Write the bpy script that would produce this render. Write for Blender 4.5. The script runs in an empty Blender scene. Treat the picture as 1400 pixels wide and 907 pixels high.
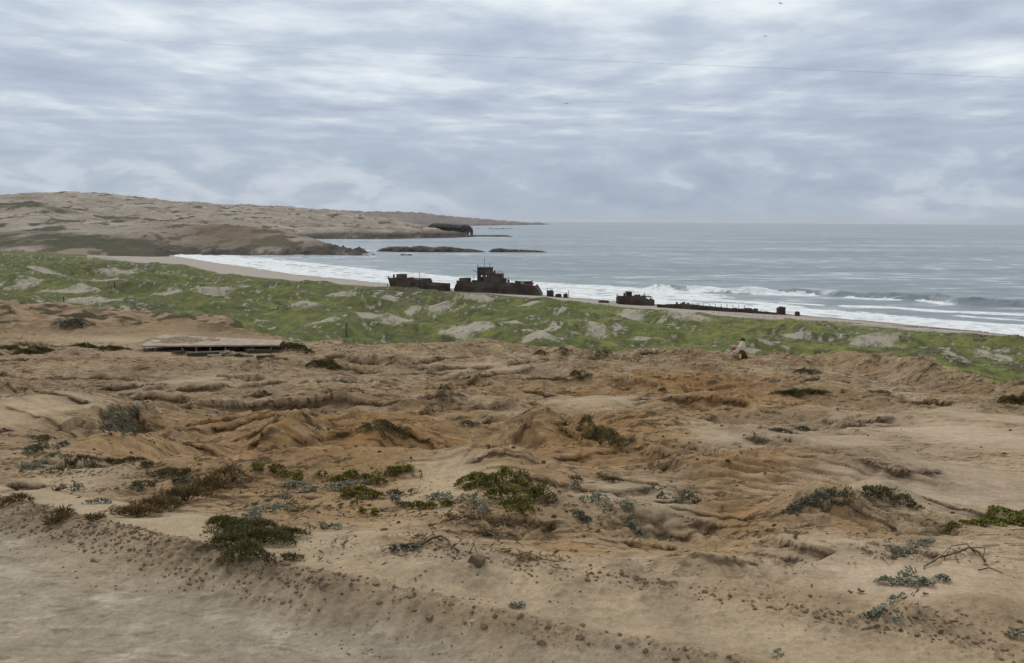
import bpy, bmesh, math, random
import numpy as np
from mathutils import Vector, Matrix

# ------------------------------------------------------------------ camera, sky, sun, exposure
W, H, F = 1400.0, 907.0, 1212.0
CAMZ = 20.0
PITCH = math.radians(7.10)
ROLL = math.radians(0.38)
scene = bpy.context.scene
cam_d = bpy.data.cameras.new("camera")
cam = bpy.data.objects.new("camera", cam_d)
scene.collection.objects.link(cam)
scene.camera = cam
cam_d.sensor_width = 36.0
cam_d.lens = 36.0 * F / W
cam_d.clip_start = 0.1
cam_d.clip_end = 200000.0
FWD = Vector((0, math.cos(PITCH), -math.sin(PITCH)))
UP0 = Vector((0, math.sin(PITCH), math.cos(PITCH)))
R0 = Vector((1, 0, 0))
RIGHT = R0 * math.cos(ROLL) + UP0 * math.sin(ROLL)
UP = UP0 * math.cos(ROLL) - R0 * math.sin(ROLL)
M = Matrix((RIGHT, UP, -FWD)).transposed().to_4x4()
M.translation = Vector((0, 0, CAMZ))
cam.matrix_world = M

SUN_EL, SUN_AZ = math.radians(46), math.radians(-28)      # azimuth from +Y, negative = left
world = bpy.data.worlds.new("World")
scene.world = world
world.use_nodes = True
SKY_STRENGTH = 1.0


def build_world():
    nt = world.node_tree
    nt.nodes.clear()
    N = nt.nodes.new
    L = nt.links.new

    def math_(op, a, b=None, c=None):
        n = N("ShaderNodeMath"); n.operation = op
        for i, v in enumerate((a, b, c)):
            if v is None: continue
            if isinstance(v, (int, float)): n.inputs[i].default_value = v
            else: L(v, n.inputs[i])
        return n.outputs[0]

    def ramp(v, pts, interp='EASE'):
        n = N("ShaderNodeValToRGB"); n.color_ramp.interpolation = interp
        el = n.color_ramp.elements
        while len(el) > 1: el.remove(el[-1])
        el[0].position, el[0].color = pts[0][0], pts[0][1]
        for p, c in pts[1:]:
            e = el.new(p); e.color = c
        L(v, n.inputs[0])
        return n.outputs[0]

    def g(v): return (v, v, v, 1)

    def mixc(f, a, b, mode='MIX'):
        n = N("ShaderNodeMix"); n.data_type = 'RGBA'; n.blend_type = mode
        if isinstance(f, (int, float)): n.inputs[0].default_value = f
        else: L(f, n.inputs[0])
        for i, v in ((6, a), (7, b)):
            if isinstance(v, tuple): n.inputs[i].default_value = v
            else: L(v, n.inputs[i])
        return n.outputs[2]

    def noise(vec, scale, detail, rough=.5, dist=0.0):
        n = N("ShaderNodeTexNoise"); n.inputs['Scale'].default_value = scale
        n.inputs['Detail'].default_value = detail; n.inputs['Roughness'].default_value = rough
        n.inputs['Distortion'].default_value = dist
        L(vec, n.inputs['Vector']); return n.outputs['Fac']

    tc = N("ShaderNodeTexCoord")
    sep = N("ShaderNodeSeparateXYZ"); L(tc.outputs['Generated'], sep.inputs[0])
    x, y, z = sep.outputs
    zc = math_('MAXIMUM', z, 0.0)
    # cloud deck: the view ray meets a slightly curved sheet overhead
    den = math_('ADD', zc, 0.030)
    px = math_('DIVIDE', x, den); py = math_('DIVIDE', y, den)
    comb = N("ShaderNodeCombineXYZ"); L(px, comb.inputs[0]); L(py, comb.inputs[1])
    rot = N("ShaderNodeMapping"); rot.inputs['Rotation'].default_value = (0, 0, math.radians(-4))
    rot.inputs['Scale'].default_value = (0.86, 0.78, 1.0)
    rot.inputs['Location'].default_value = (3.3, 1.7, 0)
    L(comb.outputs[0], rot.inputs[0])
    deck = rot.outputs[0]
    n1 = noise(deck, 1.25, 6, .53, .15)
    n2 = noise(deck, 0.42, 3, .5, .1)
    n3 = noise(deck, 3.6, 6, .58, .15)
    s = math_('ADD', math_('MULTIPLY', n1, 0.58), math_('ADD', math_('MULTIPLY', n2, 0.24), math_('MULTIPLY', n3, 0.18)))
    # slightly denser lower down
    s = math_('ADD', s, math_('MULTIPLY', math_('SUBTRACT', zc, 0.125), 0.55))
    deckc = ramp(s, [(0.37, (.390, .455, .570, 1)), (0.45, (.455, .525, .640, 1)), (0.52, (.550, .620, .720, 1)), (0.58, (.70, .770, .840, 1)), (0.67, (.90, .95, .97, 1))], 'LINEAR')
    # low bank of cumulus near the horizon
    az = math_('ARCTAN2', x, y)
    comb2 = N("ShaderNodeCombineXYZ"); L(az, comb2.inputs[0]); L(math_('MULTIPLY', zc, 2.6), comb2.inputs[1])
    c1 = noise(comb2.outputs[0], 13.0, 7, .56, .3)
    c2 = noise(comb2.outputs[0], 3.6, 3, .5, .4)
    cs = math_('ADD', math_('MULTIPLY', c1, .62), math_('MULTIPLY', c2, .38))
    low = ramp(cs, [(0.38, (.345, .425, .540, 1)), (0.47, (.400, .480, .595, 1)), (0.525, (.440, .518, .628, 1)), (0.565, (.525, .597, .695, 1)), (0.68, (.63, .695, .78, 1))], 'LINEAR')
    edge = math_('ADD', z, math_('MULTIPLY', math_('SUBTRACT', c2, .5), 0.10))
    f_low = ramp(edge, [(0.050, g(1)), (0.125, g(0))])
    col = mixc(f_low, deckc, low)
    # pale strip of clearer air right on the horizon
    f_hz = ramp(z, [(0.0, g(.55)), (0.006, g(.4)), (0.018, g(0))])
    col = mixc(f_hz, col, (.465, .530, .645, 1))
    # brighter overhead, out of the frame
    f_top = ramp(z, [(0.25, g(0)), (0.85, g(1))])
    col = mixc(f_top, col, (.78, .77, .75, 1))
    sky = N("ShaderNodeTexSky"); sky.sky_type = 'NISHITA'; sky.sun_disc = False
    sky.sun_elevation = SUN_EL; sky.sun_rotation = SUN_AZ
    bg1 = N("ShaderNodeBackground"); L(sky.outputs[0], bg1.inputs[0]); bg1.inputs[1].default_value = 0.08
    bg2 = N("ShaderNodeBackground"); L(col, bg2.inputs[0]); bg2.inputs[1].default_value = SKY_STRENGTH
    mx = N("ShaderNodeMixShader"); mx.inputs[0].default_value = 0.93
    L(bg1.outputs[0], mx.inputs[1]); L(bg2.outputs[0], mx.inputs[2])
    out = N("ShaderNodeOutputWorld"); L(mx.outputs[0], out.inputs[0])


build_world()
sun_d = bpy.data.lights.new("sun", 'SUN')
sun_d.energy = 1.5
sun_d.angle = math.radians(14)
sun_d.color = (1.0, 0.96, 0.90)
sun = bpy.data.objects.new("sun", sun_d)
scene.collection.objects.link(sun)
sd = Vector((math.sin(SUN_AZ) * math.cos(SUN_EL), math.cos(SUN_AZ) * math.cos(SUN_EL), math.sin(SUN_EL)))
sun.rotation_euler = sd.to_track_quat('Z', 'Y').to_euler()
sun.location = (0, 0, 80)
scene.view_settings.view_transform = 'Standard'
scene.view_settings.look = 'None'
scene.view_settings.exposure = 0.0
scene.view_settings.gamma = 1.0
scene.view_settings.use_curve_mapping = False

rng = np.random.default_rng(7)
random.seed(7)

# ------------------------------------------------------------------ projection helpers
_c, _s = math.cos(PITCH), math.sin(PITCH)


def ray(px, py):
    d = FWD * F + RIGHT * (px - W / 2) - UP * (py - H / 2)
    return d


def depth_at(px, py, h):
    """depth Y of the point on the ray through a photo pixel that lies h below the camera"""
    d = ray(px, py)
    return h * d.y / (-d.z)


def drop_at(px, py, Y):
    d = ray(px, py)
    return -d.z / d.y * Y


def at_h(px, py, h):
    d = ray(px, py); t = h / (-d.z)
    return np.array((d.x * t, d.y * t))


# ------------------------------------------------------------------ noise
_perm = np.random.default_rng(11).permutation(4096)
_ga = np.random.default_rng(12).random(4096) * 2 * np.pi
_gx, _gy = np.cos(_ga), np.sin(_ga)


def perlin(x, y, seed=0):
    xi = np.floor(x).astype(np.int64); yi = np.floor(y).astype(np.int64)
    xf = x - xi; yf = y - yi
    u = xf * xf * xf * (xf * (xf * 6 - 15) + 10); v = yf * yf * yf * (yf * (yf * 6 - 15) + 10)

    def gr(ix, iy, dx, dy):
        k = _perm[(_perm[(ix + seed * 131) & 4095] + iy) & 4095]
        return _gx[k] * dx + _gy[k] * dy
    a = gr(xi, yi, xf, yf); b = gr(xi + 1, yi, xf - 1, yf)
    c = gr(xi, yi + 1, xf, yf - 1); d = gr(xi + 1, yi + 1, xf - 1, yf - 1)
    return (a + u * (b - a) + v * ((c + u * (d - c)) - (a + u * (b - a)))) * 1.4


def fbm(x, y, oct=4, seed=0, gain=.5, lac=2.03):
    r = 0; amp = 1; tot = 0
    for o in range(oct):
        r = r + amp * perlin(x, y, seed + o * 7); tot += amp
        x = x * lac + 3.1; y = y * lac + 1.7; amp *= gain
    return r / tot


def ridged(x, y, oct=4, seed=0, gain=.5):
    r = 0; amp = 1; tot = 0
    for o in range(oct):
        r = r + amp * (1 - np.abs(perlin(x, y, seed + o * 5)) * 1.6); tot += amp
        x = x * 2.07 + 1.3; y = y * 2.07 + 4.1; amp *= gain
    return r / tot


def worley(x, y, seed=0):
    """nearest and second nearest cell distance, a random number per cell, and the offset from the cell's centre"""
    xi = np.floor(x).astype(np.int64); yi = np.floor(y).astype(np.int64)
    f1 = np.full(x.shape, 9.); f2 = np.full(x.shape, 9.); cid = np.zeros(x.shape, np.int64); ox = np.zeros(x.shape); oy = np.zeros(x.shape)
    for i in (-1, 0, 1):
        for j in (-1, 0, 1):
            k = _perm[(_perm[(xi + i + seed * 131) & 4095] + yi + j) & 4095]
            dx = x - (xi + i + .5 + .42 * _gx[k]); dy = y - (yi + j + .5 + .42 * _gy[k])
            d = dx * dx + dy * dy
            m = d < f1
            f2 = np.where(m, f1, np.minimum(f2, d)); f1 = np.where(m, d, f1); cid = np.where(m, k, cid); ox = np.where(m, dx, ox); oy = np.where(m, dy, oy)
    return np.sqrt(f1), np.sqrt(f2), cid, ox, oy


def sstep(a, b, x):
    t = np.clip((x - a) / (b - a), 0, 1)
    return t * t * (3 - 2 * t)


def seg_field(X, Y, pts):
    """signed distance to a left-to-right polyline (positive on the far side), position 0..1 along it, distance past its ends"""
    pts = np.asarray(pts, float)
    seg = np.diff(pts, axis=0); ln = np.hypot(seg[:, 0], seg[:, 1]); tot = ln.sum(); acc = np.concatenate([[0], np.cumsum(ln)])
    best = np.full(X.shape, 1e18); sd_ = np.zeros(X.shape); tt = np.zeros(X.shape); over = np.zeros(X.shape)
    n = len(seg)
    for i in range(n):
        dx, dy = seg[i] / ln[i]
        rx = X - pts[i, 0]; ry = Y - pts[i, 1]
        al = rx * dx + ry * dy
        cl = np.clip(al, 0, ln[i])
        ex = rx - cl * dx; ey = ry - cl * dy
        dd = ex * ex + ey * ey
        m = dd < best
        best = np.where(m, dd, best)
        side = -rx * dy + ry * dx
        sd_ = np.where(m, np.sign(side) * np.sqrt(dd), sd_)
        tt = np.where(m, (acc[i] + cl) / tot, tt)
        ov = np.zeros(X.shape)
        if i == 0: ov = np.maximum(ov, -al)
        if i == n - 1: ov = np.maximum(ov, al - ln[i])
        over = np.where(m, ov, over)
    return sd_, tt, over


# ------------------------------------------------------------------ mesh + object helpers
col_main = scene.collection


def mesh_np(name, verts, faces, smooth=True):
    """faces: (n,3) or (n,4) int array"""
    me = bpy.data.meshes.new(name)
    verts = np.asarray(verts, np.float32); faces = np.asarray(faces, np.int32)
    k = faces.shape[1]; n = len(faces)
    me.vertices.add(len(verts)); me.vertices.foreach_set('co', verts.ravel())
    me.loops.add(n * k); me.loops.foreach_set('vertex_index', faces.ravel())
    me.polygons.add(n); me.polygons.foreach_set('loop_start', np.arange(0, n * k, k, dtype=np.int32))
    me.polygons.foreach_set('use_smooth', np.full(n, smooth, dtype=bool))
    me.update(calc_edges=True)
    return me


def grid_faces(nr, nc):
    i = np.arange(nr - 1)[:, None] * nc + np.arange(nc - 1)[None, :]
    i = i.ravel()
    return np.stack([i, i + 1, i + nc + 1, i + nc], 1)


def set_color(me, name, rgb):
    a = me.color_attributes.new(name, 'FLOAT_COLOR', 'POINT')
    c = np.ones((len(rgb), 4), np.float32); c[:, :3] = rgb
    a.data.foreach_set('color', c.ravel())


def set_float(me, name, v):
    a = me.attributes.new(name, 'FLOAT', 'POINT')
    a.data.foreach_set('value', np.asarray(v, np.float32).ravel())


def link(name, me, material=None, parent=None, loc=None):
    o = bpy.data.objects.new(name, me)
    col_main.objects.link(o)
    if material is not None and me is not None: me.materials.append(material)
    if parent is not None: o.parent = parent
    if loc is not None: o.location = loc
    return o


def tag(o, label=None, cat=None, group=None, kind=None):
    if label: o['label'] = label
    if cat: o['category'] = cat
    if group: o['group'] = group
    if kind: o['kind'] = kind
    return o


def empty(name, loc, rz=0.0):
    o = bpy.data.objects.new(name, None)
    o.empty_display_size = .2
    col_main.objects.link(o)
    o.location = loc; o.rotation_euler = (0, 0, rz)
    return o


def box_bm(bm, c, s, rot=None):
    m = Matrix.Translation(Vector(c))
    if rot is not None: m = m @ rot.to_4x4()
    m = m @ Matrix.Diagonal((s[0], s[1], s[2], 1))
    return bmesh.ops.create_cube(bm, size=1.0, matrix=m)['verts']


def tube_bm(bm, pts, radii, n=6, cap=True):
    pts = [Vector(p) for p in pts]
    if isinstance(radii, (int, float)): radii = [radii] * len(pts)
    rings = []
    for i, p in enumerate(pts):
        t = (pts[min(i + 1, len(pts) - 1)] - pts[max(i - 1, 0)])
        if t.length < 1e-9: t = Vector((0, 0, 1))
        t.normalize()
        a = t.cross(Vector((0, 0, 1)))
        if a.length < 1e-3: a = t.cross(Vector((0, 1, 0)))
        a.normalize(); b = t.cross(a)
        rings.append([bm.verts.new(p + (a * math.cos(k * 2 * math.pi / n) + b * math.sin(k * 2 * math.pi / n)) * radii[i]) for k in range(n)])
    for r0, r1 in zip(rings[:-1], rings[1:]):
        for k in range(n):
            bm.faces.new((r0[k], r0[(k + 1) % n], r1[(k + 1) % n], r1[k]))
    if cap:
        bm.faces.new(rings[0][::-1]); bm.faces.new(rings[-1])


def bm_obj(name, bm, material, parent=None, smooth=False, loc=None):
    me = bpy.data.meshes.new(name)
    bmesh.ops.recalc_face_normals(bm, faces=bm.faces)
    bm.to_mesh(me); bm.free()
    if smooth: me.polygons.foreach_set('use_smooth', np.ones(len(me.polygons), dtype=bool))
    return link(name, me, material, parent, loc)


def bm_split(name, bm, material, parent=None, smooth=False):
    """link every loose piece of a bmesh as an object of its own"""
    bm.verts.index_update(); seen = set(); out = []
    for v in list(bm.verts):
        if v in seen: continue
        isl = []; st = [v]; seen.add(v)
        while st:
            q = st.pop(); isl.append(q)
            for e in q.link_edges:
                w = e.other_vert(q)
                if w not in seen: seen.add(w); st.append(w)
        nb = bmesh.new(); mp = {q: nb.verts.new(q.co) for q in isl}
        for f in {f for q in isl for f in q.link_faces}: nb.faces.new([mp[q] for q in f.verts])
        out.append(bm_obj(name, nb, material, parent, smooth))
    bm.free()
    return out


# ------------------------------------------------------------------ materials
def new_mat(name):
    m = bpy.data.materials.new(name); m.use_nodes = True
    nt = m.node_tree; nt.nodes.clear()
    out = nt.nodes.new("ShaderNodeOutputMaterial"); p = nt.nodes.new("ShaderNodeBsdfPrincipled")
    nt.links.new(p.outputs[0], out.inputs[0])
    p.inputs['Roughness'].default_value = .9
    p.inputs['Specular IOR Level'].default_value = .15
    return m, nt, p


def n_noise(nt, vec, scale, detail=4, rough=.55, dist=0):
    n = nt.nodes.new("ShaderNodeTexNoise")
    n.inputs['Scale'].default_value = scale; n.inputs['Detail'].default_value = detail
    n.inputs['Roughness'].default_value = rough; n.inputs['Distortion'].default_value = dist
    nt.links.new(vec, n.inputs['Vector'])
    return n.outputs['Fac']


def n_ramp(nt, v, pts, interp='LINEAR'):
    n = nt.nodes.new("ShaderNodeValToRGB"); n.color_ramp.interpolation = interp
    el = n.color_ramp.elements
    while len(el) > 1: el.remove(el[-1])
    def c4(c): return (c, c, c, 1) if isinstance(c, (int, float)) else (*c[:3], 1)
    el[0].position, el[0].color = pts[0][0], c4(pts[0][1])
    for p, c in pts[1:]:
        e = el.new(p); e.color = c4(c)
    nt.links.new(v, n.inputs[0])
    return n.outputs[0]


def n_mix(nt, f, a, b, mode='MIX'):
    n = nt.nodes.new("ShaderNodeMix"); n.data_type = 'RGBA'; n.blend_type = mode
    if isinstance(f, (int, float)): n.inputs[0].default_value = f
    else: nt.links.new(f, n.inputs[0])
    for i, v in ((6, a), (7, b)):
        if isinstance(v, tuple): n.inputs[i].default_value = (*v[:3], 1)
        else: nt.links.new(v, n.inputs[i])
    return n.outputs[2]


def n_math(nt, op, a, b=0.0):
    n = nt.nodes.new("ShaderNodeMath"); n.operation = op
    for i, v in enumerate((a, b)):
        if isinstance(v, (int, float)): n.inputs[i].default_value = v
        else: nt.links.new(v, n.inputs[i])
    return n.outputs[0]


def n_bump(nt, p, h, strength, dist):
    b = nt.nodes.new("ShaderNodeBump"); b.inputs['Strength'].default_value = strength; b.inputs['Distance'].default_value = dist
    nt.links.new(h, b.inputs['Height']); nt.links.new(b.outputs[0], p.inputs['Normal'])


def mat_terrain(name, fine=22.0, mid=3.0, big=.35, bump=.6, bdist=.03, ground=False):
    m, nt, p = new_mat(name)
    at = nt.nodes.new("ShaderNodeAttribute"); at.attribute_name = 'Col'
    geo = nt.nodes.new("ShaderNodeNewGeometry"); pos = geo.outputs['Position']
    a = n_noise(nt, pos, fine, 5, .65); b = n_noise(nt, pos, mid, 5, .6); c = n_noise(nt, pos, big, 3, .5)
    a2 = n_noise(nt, pos, fine * 3.4, 3, .6)
    va = n_ramp(nt, n_math(nt, 'ADD', n_math(nt, 'MULTIPLY', a, .6), n_math(nt, 'MULTIPLY', a2, .4)), [(.30, .50), (.42, .86), (.5, 1.0), (.60, 1.15), (.70, 1.45)])
    vb = n_ramp(nt, b, [(.30, .72), (.42, .94), (.5, 1.0), (.70, 1.20)])
    vc = n_ramp(nt, c, [(.30, (.90, .90, .92)), (.5, 1.0), (.70, (1.10, 1.08, 1.03))])
    col = n_mix(nt, .85, at.outputs['Color'], va, 'MULTIPLY')
    col = n_mix(nt, .9, col, vb, 'MULTIPLY')
    col = n_mix(nt, 1.0, col, vc, 'MULTIPLY')
    if ground:
        br = nt.nodes.new("ShaderNodeAttribute"); br.attribute_name = 'broken'
        mp = nt.nodes.new("ShaderNodeMapping"); mp.inputs['Rotation'].default_value = (0, 0, math.radians(28)); mp.inputs['Scale'].default_value = (.9, 2.6, 1.5)
        nt.links.new(pos, mp.inputs[0])
        ch = n_noise(nt, mp.outputs[0], 2.6, 7, .68, .3)
        ch2 = n_noise(nt, pos, .8, 3, .5)
        chf = n_math(nt, 'ADD', ch, n_math(nt, 'MULTIPLY', n_math(nt, 'SUBTRACT', ch2, .5), .35))
        dk = n_math(nt, 'MULTIPLY', n_ramp(nt, chf, [(.555, 0.0), (.585, 1.0)]), br.outputs['Fac'])
        col = n_mix(nt, n_math(nt, 'MULTIPLY', dk, .78), col, (.060, .039, .022))
        lt = n_math(nt, 'MULTIPLY', n_ramp(nt, chf, [(.36, 1.0), (.42, 0.0)]), br.outputs['Fac'])
        col = n_mix(nt, n_math(nt, 'MULTIPLY', lt, .35), col, (.36, .275, .18))
        vg = nt.nodes.new("ShaderNodeAttribute"); vg.attribute_name = 'veg'
        gn = n_noise(nt, pos, .9, 6, .72, .2)
        gcol = n_mix(nt, 1.0, col, n_ramp(nt, gn, [(.34, .70), (.46, .92), (.54, 1.03), (.66, 1.22)]), 'MULTIPLY')
        col = n_mix(nt, vg.outputs['Fac'], col, gcol)
    nt.links.new(col, p.inputs['Base Color'])
    p.inputs['Roughness'].default_value = .97
    p.inputs['Specular IOR Level'].default_value = .08
    hh = n_math(nt, 'ADD', n_math(nt, 'MULTIPLY', a, .35), b)
    if ground: hh = n_math(nt, 'ADD', hh, n_math(nt, 'MULTIPLY', n_math(nt, 'MULTIPLY', ch, br.outputs['Fac']), .7))
    n_bump(nt, p, hh, bump, bdist)
    return m


def mat_simple(name, c0, c1, scale=6, rough=.85, bump=.3, bdist=.02, spec=.2, detail=5, metallic=0.0, mid=None):
    m, nt, p = new_mat(name)
    tc = nt.nodes.new("ShaderNodeTexCoord")
    n = n_noise(nt, tc.outputs['Object'], scale, detail, .62, .3)
    pts = [(.32, c0), (.68, c1)] if mid is None else [(.30, c0), (.5, mid), (.70, c1)]
    nt.links.new(n_ramp(nt, n, pts), p.inputs['Base Color'])
    p.inputs['Roughness'].default_value = rough; p.inputs['Specular IOR Level'].default_value = spec
    p.inputs['Metallic'].default_value = metallic
    n2 = n_noise(nt, tc.outputs['Object'], scale * 3.1, 4)
    n_bump(nt, p, n2, bump, bdist)
    return m


def mat_leaf(name, cols, rough=.6, spec=.25):
    m, nt, p = new_mat(name)
    geo = nt.nodes.new("ShaderNodeNewGeometry")
    k = len(cols)
    nt.links.new(n_ramp(nt, geo.outputs['Random Per Island'], [(i / max(1, k - 1), c) for i, c in enumerate(cols)]), p.inputs['Base Color'])
    p.inputs['Roughness'].default_value = rough; p.inputs['Specular IOR Level'].default_value = spec
    return m


def mat_rust(name, dark=(.026, .020, .019), mid=(.068, .047, .039), light=(.165, .085, .048), grey=(.100, .088, .078)):
    m, nt, p = new_mat(name)
    tc = nt.nodes.new("ShaderNodeTexCoord")
    mp = nt.nodes.new("ShaderNodeMapping"); mp.inputs['Scale'].default_value = (1, 1, .35)
    nt.links.new(tc.outputs['Object'], mp.inputs[0])
    n = n_noise(nt, mp.outputs[0], .55, 6, .65, .4)
    n2 = n_noise(nt, tc.outputs['Object'], .22, 4, .6, .2)
    c = n_ramp(nt, n, [(.32, dark), (.5, mid), (.62, mid), (.74, light)])
    c = n_mix(nt, n_ramp(nt, n2, [(.46, 0.0), (.62, .8)]), c, grey)
    nt.links.new(c, p.inputs['Base Color'])
    p.inputs['Roughness'].default_value = .9
    n3 = n_noise(nt, tc.outputs['Object'], 2.5, 5)
    n_bump(nt, p, n3, .5, .08)
    return m


MAT = {
    'ground': mat_terrain('sand_and_clay', bump=.8, bdist=.045, ground=True),
    'hill': mat_terrain('dune_hills', fine=.5, mid=.09, big=.02, bump=.8, bdist=1.2),
    'rock': mat_simple('dark_shore_rock', (.028, .026, .026), (.10, .088, .076), .35, .9, .9, .8, .15),
    'rust': mat_rust('rusted_hull'),
    'rust_pale': mat_rust('rusted_plate', (.05, .04, .032), (.085, .065, .05), (.14, .09, .06), (.13, .125, .10)),
    'concrete': mat_simple('weathered_concrete', (.22, .18, .135), (.40, .34, .265), 2.2, .9, .4, .03, .15),
    'rubble': mat_simple('sandy_rubble', (.15, .118, .082), (.30, .24, .17), 5, .95, .6, .03, .05),
    'shade_concrete': mat_simple('shaded_concrete', (.09, .075, .06), (.19, .16, .13), 3, .9, .4, .03, .1),  # darker copy of the concrete, shade of the gap put into its colour
    'wood': mat_simple('grey_driftwood', (.11, .09, .07), (.27, .23, .18), 5, .85, .4, .01, .15),
    'wood_dark': mat_simple('dark_wood', (.035, .028, .022), (.10, .08, .06), 5, .85, .4, .01, .15),
    'stone': mat_simple('brown_stone', (.075, .055, .038), (.17, .13, .09), 9, .9, .6, .02, .15),
    'clod': mat_simple('dirt_clod', (.105, .080, .054), (.235, .182, .125), 6, .95, .5, .02, .05),
    'chip': mat_simple('dark_chip', (.050, .036, .024), (.13, .094, .062), 6, .95, .5, .02, .05),
    'stem': mat_simple('dry_stem', (.06, .045, .032), (.15, .115, .08), 20, .9, .3, .01, .1),
    'seaweed': mat_simple('red_seaweed', (.06, .025, .022), (.17, .065, .06), 1.5, .8, .4, .03, .2),
    'bird': mat_simple('bird_feathers', (.05, .05, .055), (.10, .10, .105), 8, .8, .1, .01, .2),
    'wire': mat_simple('wire_metal', (.03, .03, .035), (.06, .06, .065), 8, .6, .1, .005, .3),
    'sack': mat_simple('pale_sack', (.56, .43, .25), (.72, .60, .42), 6, .8, .5, .04, .2),
    'sack_white': mat_simple('white_plastic', (.50, .49, .44), (.66, .65, .60), 6, .5, .4, .03, .35),
    'sack_pink': mat_simple('dusty_sack', (.30, .22, .17), (.46, .36, .29), 5, .85, .6, .04, .15),
    'red': mat_simple('red_cloth', (.26, .02, .035), (.40, .045, .06), 8, .8, .3, .02, .2),
    'yellow': mat_simple('yellow_plastic', (.50, .36, .04), (.62, .50, .10), 8, .5, .3, .02, .35),
    'dark_rag': mat_simple('dark_rag', (.035, .028, .022), (.10, .06, .04), 8, .9, .4, .03, .1),
    'blue_leaf': mat_leaf('blue_green_leaf', [(.115, .122, .078), (.20, .21, .150), (.32, .332, .26), (.14, .148, .098), (.25, .26, .195)]),
    'blue_leaf_dark': mat_leaf('dull_blue_green_leaf', [(.048, .054, .034), (.095, .105, .068), (.175, .187, .138), (.066, .068, .046)]),
    'yellow_leaf': mat_leaf('yellow_green_leaf', [(.075, .072, .015), (.135, .128, .026), (.25, .225, .048), (.10, .082, .020), (.150, .145, .030)]),
    'green_leaf': mat_leaf('green_leaf', [(.058, .056, .016), (.098, .094, .026), (.145, .130, .042), (.080, .072, .022), (.11, .085, .035)]),
    'olive_leaf': mat_leaf('olive_leaf', [(.055, .055, .022), (.10, .09, .035), (.14, .12, .055), (.075, .06, .03)]),
    'dry_leaf': mat_leaf('dry_leaf', [(.085, .055, .022), (.15, .095, .035), (.11, .085, .03), (.19, .13, .055)]),
    'grass': mat_leaf('dune_grass', [(.10, .118, .034), (.15, .168, .046), (.19, .205, .06), (.12, .13, .04)]),
}

# ------------------------------------------------------------------ the ground: plateau, bluff, green dunes, beach
U_E = [-900, -400, 0, 100, 200, 300, 340, 400, 500, 600, 660, 750, 850, 900, 1000, 1100, 1150, 1290, 1330, 1400, 1600, 2400]
Y_E = [400, 402, 413, 419, 425, 438, 452, 467, 467, 462, 465, 475, 478, 476, 484, 482, 492, 506, 522, 535, 552, 565]
H_E = [9.6, 9.5, 9.3, 9.3, 9.2, 9.0, 8.8, 8.4, 8.3, 8.3, 8.3, 8.3, 8.3, 8.2, 8.0, 7.6, 7.4, 7.0, 6.6, 6.3, 6.0, 6.0]
EDGE_Y = [depth_at(min(max(u, -300), 1700), y, h) for u, y, h in zip(U_E, Y_E, H_E)]
W_U = [-900, -200, 0, 100, 200, 235, 250, 300, 400, 530, 620, 740, 860, 1050, 1160, 1400, 1600, 2400]
W_Y = [480, 480, 480, 480, 480, 475, 466, 405, 327, 282, 263, 242, 222, 199, 186, 159, 143, 110]
W_H = [16., 16., 16., 17.5, 19., 19.7, 20, 20, 20, 20, 20, 20, 20, 20, 20, 20, 20, 20]
T_U = [-900, 0, 100, 200, 250, 300, 400, 500, 620, 740, 860, 950, 1050, 1160, 1250, 1400, 1600, 2400]
T_PY = [352, 352, 352, 354, 362, 374, 384, 391, 398, 408, 420, 428, 436, 441, 451, 462, 470, 480]
TOE_Y = [depth_at(min(max(u, -300), 1700), y, 18.7 if u > 220 else 16.0) for u, y in zip(T_U, T_PY)]
FG_Y = [1.5, 7, 9, 12, 17, 24, 34, 48, 62, 80, 110]
FG_H = [2.6, 2.65, 2.9, 3.3, 4.2, 5.1, 6.1, 7.3, 8.3, 8.9, 9.4]


def base_h(U, Y):
    """drop below the camera of the smooth land, before dunes, ledges and noise"""
    e_y = np.interp(U, U_E, EDGE_Y); e_h = np.interp(U, U_E, H_E)
    w_y = np.interp(U, W_U, W_Y); w_h = np.interp(U, W_U, W_H)
    t_y = np.minimum(np.interp(U, T_U, TOE_Y), w_y - 6)
    t_h = np.minimum(w_h - 1.2, 18.8)
    fg = np.interp(Y, FG_Y, FG_H)
    # blend the shared foreground profile into the edge height
    k = np.clip((Y - .45 * e_y) / (.55 * e_y), 0, 1)
    plat = fg + (e_h - np.interp(e_y, FG_Y, FG_H)) * k * k
    f_y = e_y + 16 + .14 * e_y
    f_h = np.minimum(t_h - 1.5, 15.8 + 0 * Y)
    h = np.where(Y < e_y, plat, 0)
    r = np.clip((Y - e_y) / (f_y - e_y), 0, 1)
    s_ = r * r * (3 - 2 * r) * .6 + .4 * np.sqrt(r)
    h = np.where((Y >= e_y) & (Y < f_y), e_h + (f_h - e_h) * s_, h)
    r = np.clip((Y - f_y) / np.maximum(t_y - f_y, 1), 0, 1)
    h = np.where((Y >= f_y) & (Y < t_y), f_h + (t_h - f_h) * r, h)
    r = np.clip((Y - t_y) / (w_y - t_y), 0, 1)
    h = np.where((Y >= t_y) & (Y < w_y), t_h + (w_h - t_h) * r, h)
    r = (Y - w_y)
    h = np.where(Y >= w_y, w_h + np.minimum(r * .06, 4), h)
    return h, e_y, f_y, t_y, w_y


def project_base(px, py):
    """march the ray through a pixel until it meets the smooth land; returns X, Y"""
    d = ray(px, py)
    Ys = np.geomspace(3, 900, 4000)
    X = d.x / d.y * Ys; hr = -d.z / d.y * Ys
    U = d.x / d.y * F + 700
    h = base_h(np.full_like(Ys, U), Ys)[0]
    idx = np.argmax(hr >= h)
    return np.array((X[idx], Ys[idx]))


def pline(pts): return np.array([project_base(*p) for p in pts])


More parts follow.
